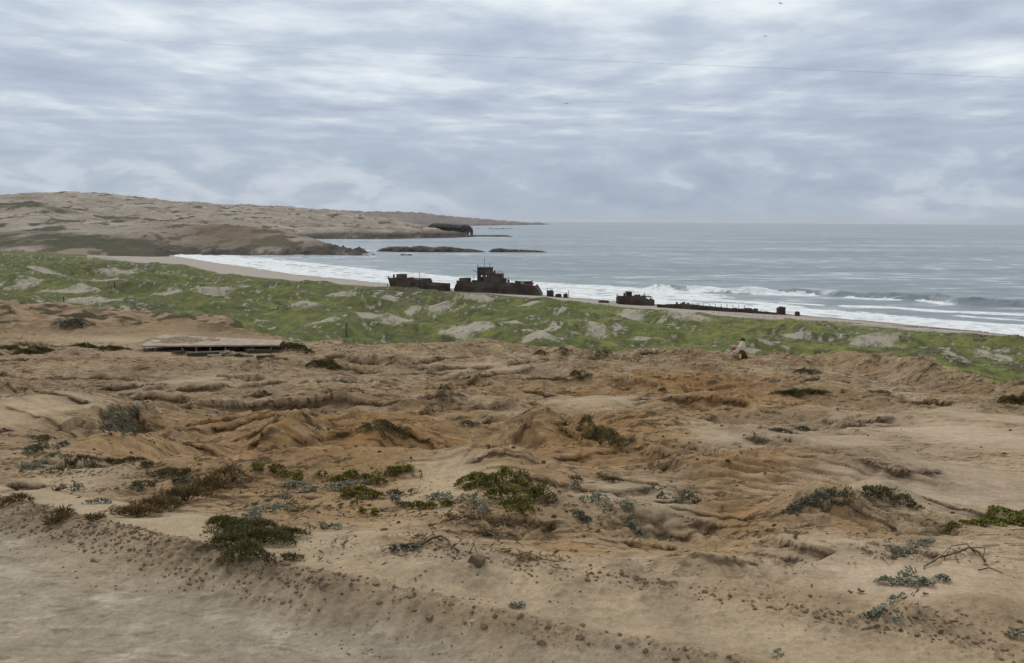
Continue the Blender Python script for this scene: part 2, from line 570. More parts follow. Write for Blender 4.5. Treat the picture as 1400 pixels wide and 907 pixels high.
# rows and columns of the fan-shaped sheet
Yr = [1.5]
while Yr[-1] < 950:
    y = Yr[-1]
    Yr.append(y * (1.012 if y < 4.2 else 1.0023 if y < 55 else 1.0034 if y < 75 else 1.0036 if y < 320 else 1.008))
Yr = np.array(Yr)
Ua = np.concatenate([np.linspace(-2600, -260, 60)[:-1], np.linspace(-260, 1660, 1080), np.linspace(1660, 4000, 60)[1:]])
GU, GY = np.meshgrid(Ua, Yr)
GX = (GU - 700) / F * GY
GH, EY, FY, TY, WY = base_h(GU, GY)
Z = CAMZ - GH
print('ground grid', GX.shape)

plat = (GY < EY)                      # bare plateau
pl_w = sstep(1.06, .97, GY / EY)       # soft weight
col = np.zeros(GX.shape + (3,))

# --- authored foreground features -------------------------------------------------
berm1 = pline([(-150, 655), (0, 690), (125, 720), (200, 738), (290, 762), (350, 779), (450, 803), (550, 824), (700, 859), (800, 880), (950, 906), (1150, 950)])
berm2 = pline([(560, 752), (690, 782), (760, 790), (850, 797), (1000, 816), (1150, 848), (1250, 870), (1400, 902), (1550, 935)])
nr = np.searchsorted(Yr, 75)
fx, fy = GX[:nr], GY[:nr]; fz = Z[:nr].copy(); fu = GU[:nr]
wob = fbm(fx * 1.3, fy * 1.3, 3, 3) * .25
d1, t1, o1 = seg_field(fx, fy, berm1)
d2, t2, o2 = seg_field(fx, fy, berm2)
road = sstep(.1, -.5, d1 + wob * .4)                       # near side of the first berm
track = sstep(-.1, .35, d1) * sstep(.1, -.5, d2 + wob)     # smooth sand between the two berms
smooth = np.maximum(road, track)


def gauss(px, py, rx, ry, rot=0.0):
    c = project_base(px, py)
    a = rx * c[1] / F
    e1 = project_base(px, py + ry); e0 = project_base(px, py - ry)
    b = max(.15, abs(e0[1] - e1[1]) / 2)
    dx = fx - c[0]; dy = fy - c[1]
    cr, sr = math.cos(rot), math.sin(rot)
    return np.exp(-(((dx * cr + dy * sr) / a) ** 2 + ((-dx * sr + dy * cr) / b) ** 2))


# smooth wind blown sand patches
blown = np.zeros(fx.shape)
for p in [(610, 670, 60, 22), (590, 780, 120, 22), (900, 690, 60, 18), (1290, 590, 120, 22), (1330, 655, 110, 28), (1240, 790, 150, 40),
          (230, 715, 90, 16), (90, 660, 80, 20), (40, 570, 50, 25), (830, 690, 60, 14), (1350, 570, 90, 14), (700, 815, 200, 20), (200, 460, 120, 12), (1000, 600, 50, 12), (480, 735, 80, 18), (745, 628, 70, 14), (1250, 680, 160, 22), (1120, 600, 110, 14), (870, 668, 70, 14), (120, 640, 90, 10), (1330, 600, 110, 30), (300, 520, 90, 8), (640, 505, 90, 6), (820, 545, 80, 8), (720, 560, 60, 6)]:
    blown = np.maximum(blown, gauss(*p) * 1.15)
blown = np.clip(blown + .35 * fbm(fx * .9, fy * .9, 3, 21) * blown, 0, 1)
erode = np.clip(1 - np.maximum(smooth, blown * .92), 0, 1) * sstep(5, 8, fy)
lev = sstep(7, 25, fy)

# broad relief
fz += erode * (fbm(fx * .22, fy * .30, 3, 31) * .34 * lev + fbm(fx * .45, fy * .8, 3, 32) * (.07 + .05 * lev))
calm = np.clip(1 - .85 * gauss(1330, 545, 130, 22) - .5 * gauss(1010, 660, 180, 30) -  .85 * gauss(230, 512, 380, 24) - .6 * gauss(640, 500, 200, 14) - .5 * gauss(480, 618, 240, 16), .12, 1)
er_ = ridged(fx * .10 + .05 * fy, fy * .36, 4, 34, .5)
fz += erode * lev * calm * (er_ - .55) * .42
er2 = fbm(fx * .34 + .20 * fy, fy * 1.05, 3, 36, .42)
fz += erode * lev * calm * (np.abs(er2) * -1.0 + .25) * .08
# mounds and hollows: (px, py, rx, ry, height)
for px, py, rx, ry, hh in [(480, 648, 260, 10, .40), (690, 660, 70, 22, .35), (185, 612, 60, 12, .55), (60, 560, 70, 18, .45), (265, 625, 60, 12, .25),
                           (480, 612, 260, 14, -.80), (250, 590, 60, 14, -.35), (165, 580, 45, 9, -.75), (640, 600, 120, 12, -.45), (820, 612, 60, 9, -.65),
                           (395, 592, 36, 8, .55), (735, 582, 40, 7, .45), (900, 580, 70, 8, .35), (1216, 502, 44, 6, .85), (1345, 520, 60, 9, -.65), (1110, 490, 36, 6, -.25), (1375, 536, 90, 12, -.45), (1090, 490, 50, 5, .30), (900, 482, 50, 5, .35), (1265, 496, 26, 5, .20),
                           (520, 592, 60, 5, .30), (1010, 645, 120, 14, .22), (1150, 640, 120, 20, .25), (1130, 705, 60, 12, .35), (1200, 690, 60, 10, .25),
                           (1350, 840, 90, 18, .14), (840, 785, 40, 8, .07), (1240, 862, 40, 6, .10), (620, 800, 90, 12, .10), (960, 768, 90, 8, .08), (830, 694, 110, 10, .16),
                           (720, 728, 60, 8, -.08), (900, 732, 90, 9, -.06), (170, 450, 130, 6, .6), (640, 545, 60, 6, .30), (1325, 545, 26, 4, .22), (60, 500, 140, 8, -.3),
                           (760, 500, 160, 5, .35), (640, 478, 70, 4, .45), (430, 480, 40, 5, .35), (980, 505, 110, 5, .35), (1150, 545, 110, 4, .10)]:
    fz += hh * gauss(px, py, rx, ry)

# eroded ledges: the near side has slumped, the step faces the road
scarp = np.zeros(fx.shape)
push = np.zeros(fx.shape)              # lips lean out over the hollow below them
crest_dirt = np.zeros(fx.shape)


def ledge(pts, sharp, slope, Lr, jag=.22, seed=None, amt=1.0, out=1.0):
    """a broken edge: a small sharp lip, then a slumped slope that recovers towards the road"""
    global fz, scarp, push
    P = pline(pts); sc = P[:, 1].mean() / 20.0; pm_ = np.mean([p[1] for p in pts]); sharp = sharp * (1.45 if pm_ < 650 else .8); slope = slope * (1.15 if pm_ < 620 else .5)
    seed = int(abs(pts[0][0])) % 50 + 3 if seed is None else seed
    r0 = max(np.searchsorted(Yr[:nr], P[:, 1].min() - Lr * 4.2), 0); r1 = min(max(np.searchsorted(Yr[:nr], P[:, 1].max() + 1.2 * sc), r0 + 2), nr)
    yl_ = max(P[:, 1].min() - Lr * 4.2, 3.0)
    u_ = np.concatenate([P[:, 0] / P[:, 1], P[:, 0] / yl_, P[:, 0] / (P[:, 1].max() + 1.2 * sc)]) * F + 700
    c0 = max(np.searchsorted(Ua, u_.min() - 90), 0); c1 = min(np.searchsorted(Ua, u_.max() + 90), len(Ua))
    if c1 - c0 < 3: return
    x, y = fx[r0:r1, c0:c1], fy[r0:r1, c0:c1]
    d, t, o = seg_field(x, y, P)
    d = d + fbm(x / (sc * 1.6), y / (sc * 4.0), 3, seed, .42) * jag * sc * 1.7
    vary = np.clip(.75 + fbm(t * 6 + seed, t * 0 + .5, 3, seed + 9) * 1.1, .1, 1.4)
    endf = sstep(.9 * sc, -.1, o) * sstep(0, .15, t) * sstep(1, .85, t) * vary
    wid = np.maximum(.04 * sc + .01, .0064 * y)
    st = sstep(wid * .2, -wid, d)
    dn = np.minimum(d, 0)
    off = -sharp * st * np.exp(dn / Lr) * endf - slope * sstep(0, -1.1 * sc, d) * np.exp(dn / (Lr * 1.5)) * endf
    off = off * sstep(-4.0 * Lr, -1.2 * Lr, d)
    fz[r0:r1, c0:c1] += off
    fz[r0:r1, c0:c1] += .35 * sharp * np.exp(-(np.maximum(d, 0) / (.5 * sc)) ** 2) * (d > 0) * endf
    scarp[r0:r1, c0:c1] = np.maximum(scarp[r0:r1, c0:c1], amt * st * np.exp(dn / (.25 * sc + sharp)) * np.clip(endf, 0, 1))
    lip = np.where(d >= -.3 * wid, np.exp(-(d / (.10 * sc)) ** 2), 0) * endf * np.minimum(sharp * 1.0, .14 * sc) * out
    push[r0:r1, c0:c1] = np.maximum(push[r0:r1, c0:c1], lip)


LEDGES = [([(215, 563), (260, 553), (320, 547), (380, 545), (470, 546.5), (565, 550), (650, 557)], .20, .40, 2.6),
          ([(840, 512), (880, 518), (930, 519), (1000, 524), (1060, 530)], .38, .40, 3.5),
          ([(1110, 533), (1150, 540), (1230, 541), (1290, 545), (1340, 550)], .22, .30, 2.0, .10),
          ([(690, 575), (745, 581), (790, 574), (850, 580)], .10, .10, 1.0), ([(500, 588), (560, 588), (620, 594), (680, 600)], .10, .25, 1.6),
          ([(0, 664), (30, 661), (75, 664)], .12, .10, .4), ([(355, 588), (400, 584), (440, 592)], .12, .30, 1.2),
          ([(655, 712), (720, 707), (775, 716)], .14, .22, .6), ([(905, 758), (960, 769), (1050, 761)], .09, .12, .6),
          ([(860, 800), (900, 799), (935, 803)], .03, .03, .3), ([(1140, 492), (1190, 494), (1250, 494), (1310, 502)], .35, .55, 3.0),
          ([(785, 590), (815, 586), (860, 592)], .15, .35, 1.1), ([(128, 572), (170, 562), (212, 572)], .25, .40, 1.2),
          ([(200, 602), (245, 600), (300, 604), (345, 612)], .10, .12, .7), ([(1080, 698), (1120, 692), (1170, 698)], .10, .14, .6),
          ([(690, 640), (740, 644), (800, 648)], .10, .14, .7), 
          ([(420, 505), (520, 503), (640, 502), (700, 505)], .14, .14, 1.8), ([(560, 522), (640, 519), (720, 515), (830, 512)], .16, .2, 2.0),
          ([(880, 569), (930, 572), (985, 564)], .12, .14, 1.2), ([(1090, 580), (1130, 575), (1190, 582)], .14, .16, 1.2),
          ([(0, 521), (80, 523), (160, 528), (260, 528)], .12, .16, 1.8), ([(0, 470), (60, 469), (130, 473)], .2, .2, 2.), ([(860, 486), (920, 481), (980, 490)], .3, .4, 2.5),
          ([(590, 534), (640, 531), (680, 536)], .18, .2, 1.5), ([(690, 588), (720, 585), (750, 596)], .12, .2, .8), ([(1170, 655), (1230, 660), (1290, 652)], .10, .1, .6),
          ([(880, 700), (930, 712), (985, 706)], .08, .14, .5), ([(1010, 598), (1060, 600), (1110, 606)], .10, .10, .9), ([(20, 588), (60, 582), (110, 590)], .14, .2, .9)]
for a in LEDGES: ledge(*a)
r_l = random.Random(5)
for k in range(150):
    px = r_l.uniform(-40, 1440); py = 470 + 300 * r_l.random() ** 1.5
    if py > 650 and px < 330: continue
    if py > 690 and px < 620 : continue
    if 540 < px < 660 and 648 < py < 700: continue
    if px > 1180 and 555 < py < 690: continue
    if py > 735 + (px - 700) * .05: continue
    ln = r_l.uniform(25, 120) * (1.25 - (py - 470) / 500); sl = r_l.gauss(.0, .045) + (.07 if px > 900 and py > 560 else 0)
    pts = [(px + ln * t, py + ln * sl * t * 2 + r_l.gauss(0, 1.1)) for t in (-1, -.5, 0, .5, 1)]
    dist_ = project_base(px, py)[1]
    ledge(pts, r_l.uniform(.04, .14) * (.40 + dist_ / 24), r_l.uniform(.02, .14) * (.3 + dist_ / 30), r_l.uniform(.3, .9) * dist_ / 14, .11, seed=k % 60, amt=.9)
# many small random ledges: terraced noise, elongated across the slope
for sc_, st_, seed, am in ((.55, .09, 51, .8), (1.5, .055, 57, .8), (3.6, .026, 63, .7)):
    q = fbm(fx * sc_ * .30 + .22 * fy * sc_, fy * sc_ * .9, 3, seed, .4) * 1.0
    cell = .22
    k = q / cell; fl = np.floor(k); fr = k - fl
    terr = (fl + sstep(.80, 1.0, fr)) * cell - q
    msk = erode * sstep(.05, .25, fbm(fx * .3 + 9, fy * .4, 2, seed + 3) + .22) * lev
    if sc_ > 3: msk = erode * sstep(.0, .2, fbm(fx * .5 + 4, fy * .6, 2, seed + 3) + .15)
    fz += terr / cell * st_ * am * msk * (1 + .02 * fy)
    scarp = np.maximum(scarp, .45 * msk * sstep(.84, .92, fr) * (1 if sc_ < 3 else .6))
# broken crust: tilted plates and chips with hard edges, lying along the slope
def chips(sc_, ang, stretch, amp, seed, mask, dark=.6):
    global fz, scarp
    ca, sa = math.cos(ang), math.sin(ang)
    wx = fx + .22 / sc_ * fbm(fx * sc_ * .7, fy * sc_ * .7, 2, seed); wy = fy + .22 / sc_ * fbm(fx * sc_ * .7 + 7, fy * sc_ * .7, 2, seed + 1)
    ux = (wx * ca + wy * sa) * sc_ / stretch; uy = (-wx * sa + wy * ca) * sc_
    f1, f2, cid, ox, oy = worley(ux, uy, seed)
    hsh = _ga[cid] / (2 * np.pi); hs2 = _ga[(cid * 7 + 13) & 4095] / (2 * np.pi)
    e_ = np.clip((f2 - f1) / .20, 0, 1)
    pick = sstep(.45, .60, hs2 + .45 * fbm(fx * .45, fy * .5, 2, seed + 4))
    h_ = ((hsh - .35) * 1.0 + oy * .9 * (hs2 - .2)) * pick * e_
    fz += amp * h_ * mask
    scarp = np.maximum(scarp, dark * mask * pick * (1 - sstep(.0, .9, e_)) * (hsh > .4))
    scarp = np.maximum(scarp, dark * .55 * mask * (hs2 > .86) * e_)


chm = erode * sstep(7, 10, fy) * (1 - .6 * np.clip(gauss(480, 610, 260, 26), 0, 1))
diag = np.clip(gauss(1080, 640, 260, 60) + gauss(950, 600, 260, 40), 0, 1)
chips(.9, math.radians(-8), 2.2, .17, 301, chm * sstep(14, 22, fy) * (1 - diag))
chips(2.2, math.radians(-30), 2.0, .085, 307, chm * (.45 + .55 * diag))
chips(4.6, math.radians(-22), 1.8, .05, 311, chm * sstep(-.1, .2, fbm(fx * .4, fy * .5, 2, 313)), .7)
chips(9.0, math.radians(-15), 1.6, .024, 317, chm * sstep(26, 16, fy) * sstep(-.05, .2, fbm(fx * .7, fy * .7, 2, 319)), .7)
# rills running down to the right on the broken slope
rot = math.radians(-38)
rx_ = fx * math.cos(rot) + fy * math.sin(rot); ry_ = -fx * math.sin(rot) + fy * math.cos(rot)
rill_m = np.clip(gauss(1080, 640, 200, 40) + gauss(1000, 660, 120, 22) + .6 * gauss(820, 560, 120, 20) + .8 * gauss(400, 595, 50, 14), 0, 1) * erode
rl = ridged(rx_ * .55, ry_ * 3.2, 3, 71)
fz -= rill_m * sstep(.62, .95, rl) * .16
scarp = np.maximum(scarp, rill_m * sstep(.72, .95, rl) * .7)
# crumbly surface
fz += erode * fbm(fx * 5, fy * 5, 3, 41) * .018 * (1 + .05 * fy)
fz += blown * (ridged(fx * .5 + .2 * fy, fy * 1.1, 2, 43) - .5) * .05
# road, berms
fz += road * (fbm(fx * 2.0, fy * 3.0, 4, 45) * .022 + fbm(fx * 9, fy * 9, 2, 46) * .006)
fz += track * fbm(fx * .8, fy * .8, 3, 47) * .04
c1 = np.exp(-(d1 / .10) ** 2); c1s = np.where(d1 < 0, np.exp(-(d1 / .65) ** 2), np.exp(-(d1 / .30) ** 2))
cl1 = sstep(.0, .35, fbm(fx * 1.1, fy * 1.1, 2, 48) + .25)
fz += c1 * .045 + c1s * .03 - .12 * sstep(-.02, -.45, d1)
leftw = sstep(520, 380, fu)
clods = np.where(d1 < 0, np.exp(-(d1 / (.14 + .34 * leftw)) ** 2), np.exp(-(d1 / .12) ** 2)) * (.35 + .65 * cl1)
fz += clods * np.maximum(fbm(fx * 13, fy * 13, 3, 49), -.05) * .055
c2s = np.exp(-((d2 + .1) / .55) ** 2)
fz += c2s * .07 + c2s * np.maximum(fbm(fx * 9, fy * 9, 3, 50), 0) * .06
sw_ = np.clip(1.3 * gauss(290, 474, 165, 12), 0, 1)
fz = fz * (1 - sw_) + sw_ * (CAMZ - GH[:nr] - .12 + .05 * fbm(fx * 1.2, fy * 1.2, 3, 401))
scarp *= 1 - sw_; push *= 1 - sw_
PUSH = np.zeros(GX.shape); PUSH[:nr] = push
# tyre pressed ribs on the near side of the berm, and faint wheel ruts along the road
len1 = np.hypot(*np.diff(berm1, axis=0).T).sum()
band = sstep(-.46, -.34, d1) * sstep(-.04, -.12, d1) * sstep(150, 230, fu) * sstep(760, 560, fu)
fz += band * .013 * np.sin(2 * np.pi * (t1 * len1 / .135 + d1 * 1.6)) * (.6 + .8 * sstep(-.2, .2, n_road := fbm(fx * 1.2, fy * 1.2, 2, 409)))
fz += road * sstep(-.6, -1.2, d1) * .022 * np.sin(2 * np.pi * (d1 / 1.1 + .25 * fbm(fx * .5, fy * .5, 2, 411)))
fz += road * sstep(.12, .4, fbm(fx * 4.5, fy * 6, 3, 412)) * .012
# fade at the edge of the near block, then put back
fade = sstep(75, 66, fy)
Z[:nr] = Z[:nr] * (1 - fade) + fz * fade

# --- green dunes and beach
dm = sstep(.97, 1.12, GY / EY) * sstep(1.0, .90, GY / TY)
dm2 = sstep(1.0, .97, GY / TY) * (GY > EY)
hum = ridged(GX / 30 + .3 * GY / 30, GY / 36, 3, 81) * 4.6 - 2.7 + fbm(GX / 9, GY / 10, 4, 83) * 1.2
Z += dm * hum * np.clip((GY - 60) / 60, .3, 1.0)
Z += dm2 * np.maximum(fbm(GX / 14, GY / 14, 3, 85), 0) * 2.4 * sstep(.90, .97, GY / TY)
Z += (GY > EY) * (GY < WY) * fbm(GX / 4, GY / 4, 3, 86) * .10
# brown broken ground on the left behind the slab
lf = sstep(420, 300, GU) * sstep(60, 72, GY) * sstep(1.12, .98, GY / EY)
Z += lf * (fbm(GX / 7, GY / 9, 4, 88) * 1.2 + (ridged(GX / 5, GY / 8, 3, 89) - .6) * 1.0)

ZI = Z


def ground_z(x, y):
    """height of the finished ground at world x, y"""
    x = np.atleast_1d(np.asarray(x, float)); y = np.atleast_1d(np.asarray(y, float))
    u = x / np.maximum(y, .1) * F + 700
    r = np.clip(np.interp(y, Yr, np.arange(len(Yr))), 0, len(Yr) - 1.001)
    c = np.clip(np.interp(u, Ua, np.arange(len(Ua))), 0, len(Ua) - 1.001)
    r0 = r.astype(int); c0 = c.astype(int); fr_ = r - r0; fc = c - c0
    z = (ZI[r0, c0] * (1 - fc) + ZI[r0, c0 + 1] * fc) * (1 - fr_) + (ZI[r0 + 1, c0] * (1 - fc) + ZI[r0 + 1, c0 + 1] * fc) * fr_
    return z


def project(px, py, ymin=3.5):
    """the place on the finished ground that the photograph shows at a pixel"""
    d = ray(px, py)
    Ys = np.geomspace(ymin, 880, 6000)
    X = d.x / d.y * Ys; zr = CAMZ + d.z / d.y * Ys
    g_ = ground_z(X, Ys)
    hit = zr <= g_
    if not hit.any():
        k = len(Ys) - 1
    else: k = np.argmax(hit)
    return np.array((X[k], Ys[k], g_[k]))


# ---- colours of the ground (soil and cover tones, darker under ledge lips and in rills)
def C(*v): return np.array(v)


SAND = C(.348, .276, .186); SANDG = C(.310, .260, .190); OCHRE = C(.285, .163, .062); CRUST = C(.262, .190, .114); ROADC = C(.278, .240, .182)
DARKC = C(.072, .046, .025); PINK = C(.410, .322, .242)


def lerp(a, b, t): return a + (b - a) * t[..., None]


n_a = fbm(GX[:nr] * .35, GY[:nr] * .5, 4, 101); n_b = fbm(GX[:nr] * 1.6, GY[:nr] * 2.2, 4, 102)
cf = np.broadcast_to(CRUST, fx.shape + (3,)).copy()
cf = lerp(cf, SAND, sstep(-.05, .35, n_a + .5 * n_b))
och = np.zeros(fx.shape)
for p in [(480, 610, 300, 40), (420, 570, 200, 16), (900, 520, 150, 10), (700, 615, 140, 30), (1030, 655, 110, 26), (990, 700, 90, 22), (940, 735, 110, 24), (820, 590, 120, 18), (1170, 720, 50, 14), (1360, 835, 90, 16),
          (640, 630, 100, 12), (800, 530, 200, 12), (950, 545, 200, 20), (780, 745, 100, 14), (1370, 520, 50, 5)]:
    och = np.maximum(och, gauss(*p))
och = np.clip(och * (1.0 + .8 * n_b + .5 * n_a), 0, 1)
cf = lerp(cf, OCHRE, och * .9 * erode)
cf = lerp(cf, C(.215, .130, .062), erode * lev * sstep(.50, .30, er_) * .6)
brown = np.clip(gauss(200, 520, 330, 28) + gauss(150, 480, 250, 12), 0, 1) * (.75 + .6 * n_b)
cf = lerp(cf, C(.245, .178, .122), np.clip(brown, 0, 1) * .8)
cf = lerp(cf, SAND, np.clip(blown * (1.0 + .4 * n_b), 0, 1))
cf = lerp(cf, C(.258, .150, .062), np.clip(gauss(470, 585, 250, 20) + gauss(960, 525, 110, 8) + gauss(860, 610, 120, 14) + gauss(560, 635, 260, 12), 0, 1) * erode * sstep(-.35, .05, n_b + .3 * n_a) * .85)
cf = lerp(cf, C(.360, .290, .200), erode * lev * sstep(.12, .34, n_b * .8 - n_a * .5) * .55)
rs = np.clip(gauss(1200, 620, 260, 70), 0, 1)
cf = lerp(cf, C(.320, .252, .178), rs * .7 * (.6 + .5 * n_b))
pk = np.clip(gauss(1300, 590, 160, 30) + gauss(1250, 780, 220, 60) + gauss(1330, 680, 120, 30), 0, 1)
cf = lerp(cf, PINK, pk * .75 * np.maximum(blown, .5))
cf = lerp(cf, SAND * .99, track)
rn = fbm(fx * 2.2, fy * 3.2, 4, 104)
cf = lerp(cf, ROADC, road * .9)
cf = lerp(cf, C(.370, .325, .25), road * sstep(.08, .4, rn) * .8)
cf = lerp(cf, C(.15, .125, .09), road * sstep(.12, .40, fbm(fx * 3.0, fy * 9, 5, 105, .6)) * .7)
cf = lerp(cf, C(.385, .345, .275), road * sstep(.18, .40, fbm(fx * 4.0, fy * 11, 4, 108, .6)) * .6)
cf = lerp(cf, C(.22, .168, .115), np.clip(clods * (.25 + .45 * leftw) + c2s * .55 * sstep(0, .3, n_b + .15), 0, 1))
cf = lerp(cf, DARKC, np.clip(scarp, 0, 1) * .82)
spk = sstep(.33, .5, fbm(fx * 6, fy * 6, 3, 106)) * erode
cf = lerp(cf, C(.10, .072, .044), spk * .7)
spk2 = sstep(.22, .42, fbm(fx * 1.8, fy * 3.4, 4, 107)) * erode
cf = lerp(cf, C(.150, .105, .062), spk2 * .55)
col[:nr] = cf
# everything beyond
cz = np.broadcast_to(CRUST * .92, GX.shape + (3,)).copy()
nv = fbm(GX / 13, GY / 16, 4, 111); nv2 = fbm(GX / 2.6, GY / 3.2, 4, 112); nv3 = fbm(GX / 40, GY / 50, 3, 113); nv4 = fbm(GX / .8, GY / 1.5, 3, 114)
hw = (hum + 1.5) / 2.6
veg = sstep(-.10, .12, nv * .55 + nv2 * .65 + nv4 * .55 + .33)
DSAND = C(.305, .280, .232)
patches = [(437, 441, 32, 8), (140, 384, 32, 5), (38, 388, 20, 9), (420, 413, 30, 4), (470, 404, 26, 4), (600, 417, 26, 5), (565, 425, 14, 3), (545, 434, 40, 7), (500, 432, 20, 5), (535, 406, 18, 4), (640, 450, 45, 7),
           (745, 457, 42, 8), (815, 448, 22, 9), (862, 428, 24, 6), (930, 431, 28, 5), (955, 434, 24, 3), (720, 417, 22, 3), (1195, 462, 48, 6), (1090, 456, 30, 5), (1345, 483, 18, 3), (1370, 488, 14, 2), (1010, 433, 20, 4),
           (130, 410, 60, 4), (165, 371, 40, 3), (200, 352, 80, 4), (290, 395, 40, 3), (340, 392, 30, 2), (700, 440, 25, 4), (880, 462, 20, 3), (940, 480, 30, 5), (1265, 495, 22, 6), (60, 372, 40, 3), (50, 418, 14, 4), (230, 402, 40, 3), (100, 397, 60, 4), (650, 405, 40, 2), (1290, 508, 20, 4)]
for px, py, rx, ry in patches:
    p = project(px, py, 60)
    a = .8 * rx * p[1] / F
    b = max(2.2, .72 * ry * p[1] ** 2 / (F * 18.0))
    dx = GX - p[0]; dy = GY - p[1]
    g_ = np.exp(-((dx / a) ** 2 + (dy / b) ** 2))
    veg = np.minimum(veg, 1 - sstep(.28, .85, g_ * (1.1 + 1.0 * nv2 + .9 * nv + 1.5 * nv4)))
veg = veg * sstep(1.02, 1.10, GY / EY + .05 * nv2) * np.where(GU < 160, 1.0, sstep(1.035, .985, GY / TY + .05 * nv + .03 * nv2))
veg = np.where((GU > 120) & (GU < 240), veg * sstep(400, 350, GY + 40 * nv), veg)
vcol = lerp(np.broadcast_to(C(.078, .094, .026), GX.shape + (3,)), C(.140, .158, .040), sstep(-.2, .35, nv + .6 * nv2 + .35 * (sstep(500, 1300, GU) - .5)))
vcol = lerp(vcol, C(.044, .050, .024), sstep(.0, .35, nv3 * 1.0 - nv2 * 1.1 - .06) * .8)
dune = lerp(np.broadcast_to(DSAND, GX.shape + (3,)), vcol, veg * .92)
beach = sstep(.975, 1.03, GY / TY + .04 * nv + .02 * nv2) * sstep(120, 210, GU + 25 * nv)
BEACH = C(.335, .302, .270)
wet = sstep(9, 2, WY - GY) * (W_H[-1] == 20)
bc = lerp(np.broadcast_to(BEACH, GX.shape + (3,)), C(.19, .165, .15), np.where(GU > 235, wet, 0) * .8)
bc = lerp(bc, C(.235, .16, .15), sstep(.1, .3, fbm(GX / 3, GY / 6, 3, 120)) * sstep(860, 1150, GU) * .4)
dune = lerp(dune, bc, beach)
past = sstep(.985, 1.05, GY / EY + .04 * nv2)
mixd = lerp(cz, dune, past)
# rusty brown earth on the left bluff
lb = np.clip(lf * 1.0, 0, 1)
for px, py, rx, ry in ((215, 447, 120, 7), (60, 462, 90, 6)):
    p = project(px, py, 40); lb = lb * (1 - np.exp(-(((GX - p[0]) / (rx * p[1] / F)) ** 2 + ((GY - p[1]) / max(2.5, ry * p[1] ** 2 / (F * 9.0))) ** 2)))
mixd = lerp(mixd, C(.150, .105, .068), np.clip(lb * sstep(-.2, .25, nv2 + nv * .5), 0, 1) * .8)
mixd = lerp(mixd, C(.045, .042, .022), np.clip(lb * sstep(.02, .16, nv2 * 1.0 - nv * .4 + .35 * nv4), 0, 1) * .85)
mixd = lerp(mixd, C(.30, .225, .155), np.clip(lb * sstep(.05, .3, -nv2 + nv * .4), 0, 1) * .7)
w_near = np.zeros(GX.shape); w_near[:nr] = sstep(np.where(GU[:nr] < 420, 66, 75), np.where(GU[:nr] < 420, 58, 60), GY[:nr]) * sstep(1.0, .96, GY[:nr] / EY[:nr])
col = lerp(mixd, col, w_near)
veg = veg * (1 - w_near)

me = mesh_np('ground', np.stack([GX.ravel(), (GY - PUSH).ravel(), Z.ravel()], 1), grid_faces(*GX.shape))
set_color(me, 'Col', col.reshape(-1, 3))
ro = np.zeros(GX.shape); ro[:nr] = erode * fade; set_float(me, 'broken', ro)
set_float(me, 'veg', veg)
tag(link('ground', me, MAT['ground']), kind='structure')

# ------------------------------------------------------------------ far hills and cape
HU = [-1200, -400, 0, 30, 60, 100, 150, 200, 250, 330, 380, 400, 430, 450, 500, 530, 560, 590, 620, 645, 665, 700]


def hs(vals):   # list of (Y, py) or (Y, None, h) per HU column
    ys, hh = [], []
    for u, v in zip(HU, vals):
        uu = max(u, -200)
        ys.append(v[0]); hh.append(v[2] if len(v) == 3 else drop_at(uu, v[1], v[0]))
    return ys, hh


S = []
S.append(hs([(370, None, 26)] * len(HU)))
S.append(hs([(420, 345), (420, 345), (420, 342), (425, 341), (430, 341), (430, 342), (440, 344), (455, 347), (495, None, 20.2), (497, None, 20.2), (500, None, 20.2), (500, None, 20.2), (500, None, 20.2), (500, None, 20.2), (505, None, 20.3), (510, None, 21), (515, None, 23), (515, None, 25), (515, None, 26), (515, None, 26), (515, None, 26), (515, None, 26)]))
S.append(hs([(470, 330), (470, 330), (470, 329), (470, 328), (475, 328), (480, 328), (490, 331), (500, 333), (512, 343), (515, 340), (515, 341), (515, 342), (516, 343), (516, 344), (518, 347.5), (520, None, 21), (520, None, 23), (520, None, 25), (520, None, 26), (520, None, 26), (520, None, 26), (520, None, 26)]))
S.append(hs([(640, 305), (640, 303), (640, 303), (640, 303), (640, 304), (620, 306), (600, 311), (590, 310), (640, 309), (650, 309), (640, 315), (630, 320.5), (600, 329), (545, 335), (540, 345), (535, None, 21.5), (535, None, 23), (535, None, 25), (535, None, 26), (535, None, 26), (535, None, 26), (535, None, 26)]))
S.append(hs([(760, 300), (760, 298), (760, 297), (760, 297), (760, 297), (740, 304), (720, 308), (720, 309), (720, 310), (720, None, 12), (720, None, 17), (720, None, 20), (700, None, 23)] + [(640, None, 25)] * 9))
S.append(hs([(900, 285), (900, 283), (900, 281), (900, 279.5), (900, 280), (900, 288), (900, 300), (900, 303), (880, 305), (860, None, 11), (860, None, 17), (880, None, 21), (890, None, 23), (895, None, 23)] + [(900, None, 23)] * 8))
S.append(hs([(1000, 287), (1000, 285), (1000, 283), (1000, 282), (1000, 283), (1000, 290), (990, 297), (980, 299), (970, 302), (960, 306), (950, 315), (940, None, 20), (935, None, 20.1), (935, None, 20.1), (945, None, 20.1), (960, None, 20.1), (985, None, 20.1), (1020, None, 20.1), (1060, None, 20.1), (1100, None, 20.5), (1110, None, 23), (1110, None, 24)]))
S.append(hs([(1060, 280), (1060, 279), (1060, 278), (1060, 277), (1060, 278), (1060, 284), (1050, 292), (1040, 294), (1030, 297), (1010, 302), (990, 310), (975, 318), (965, 322), (962, 323), (970, 323), (985, 321), (1015, 320), (1050, 319.5), (1090, 320), (1125, 323.5), (1130, None, 23), (1130, None, 24)]))
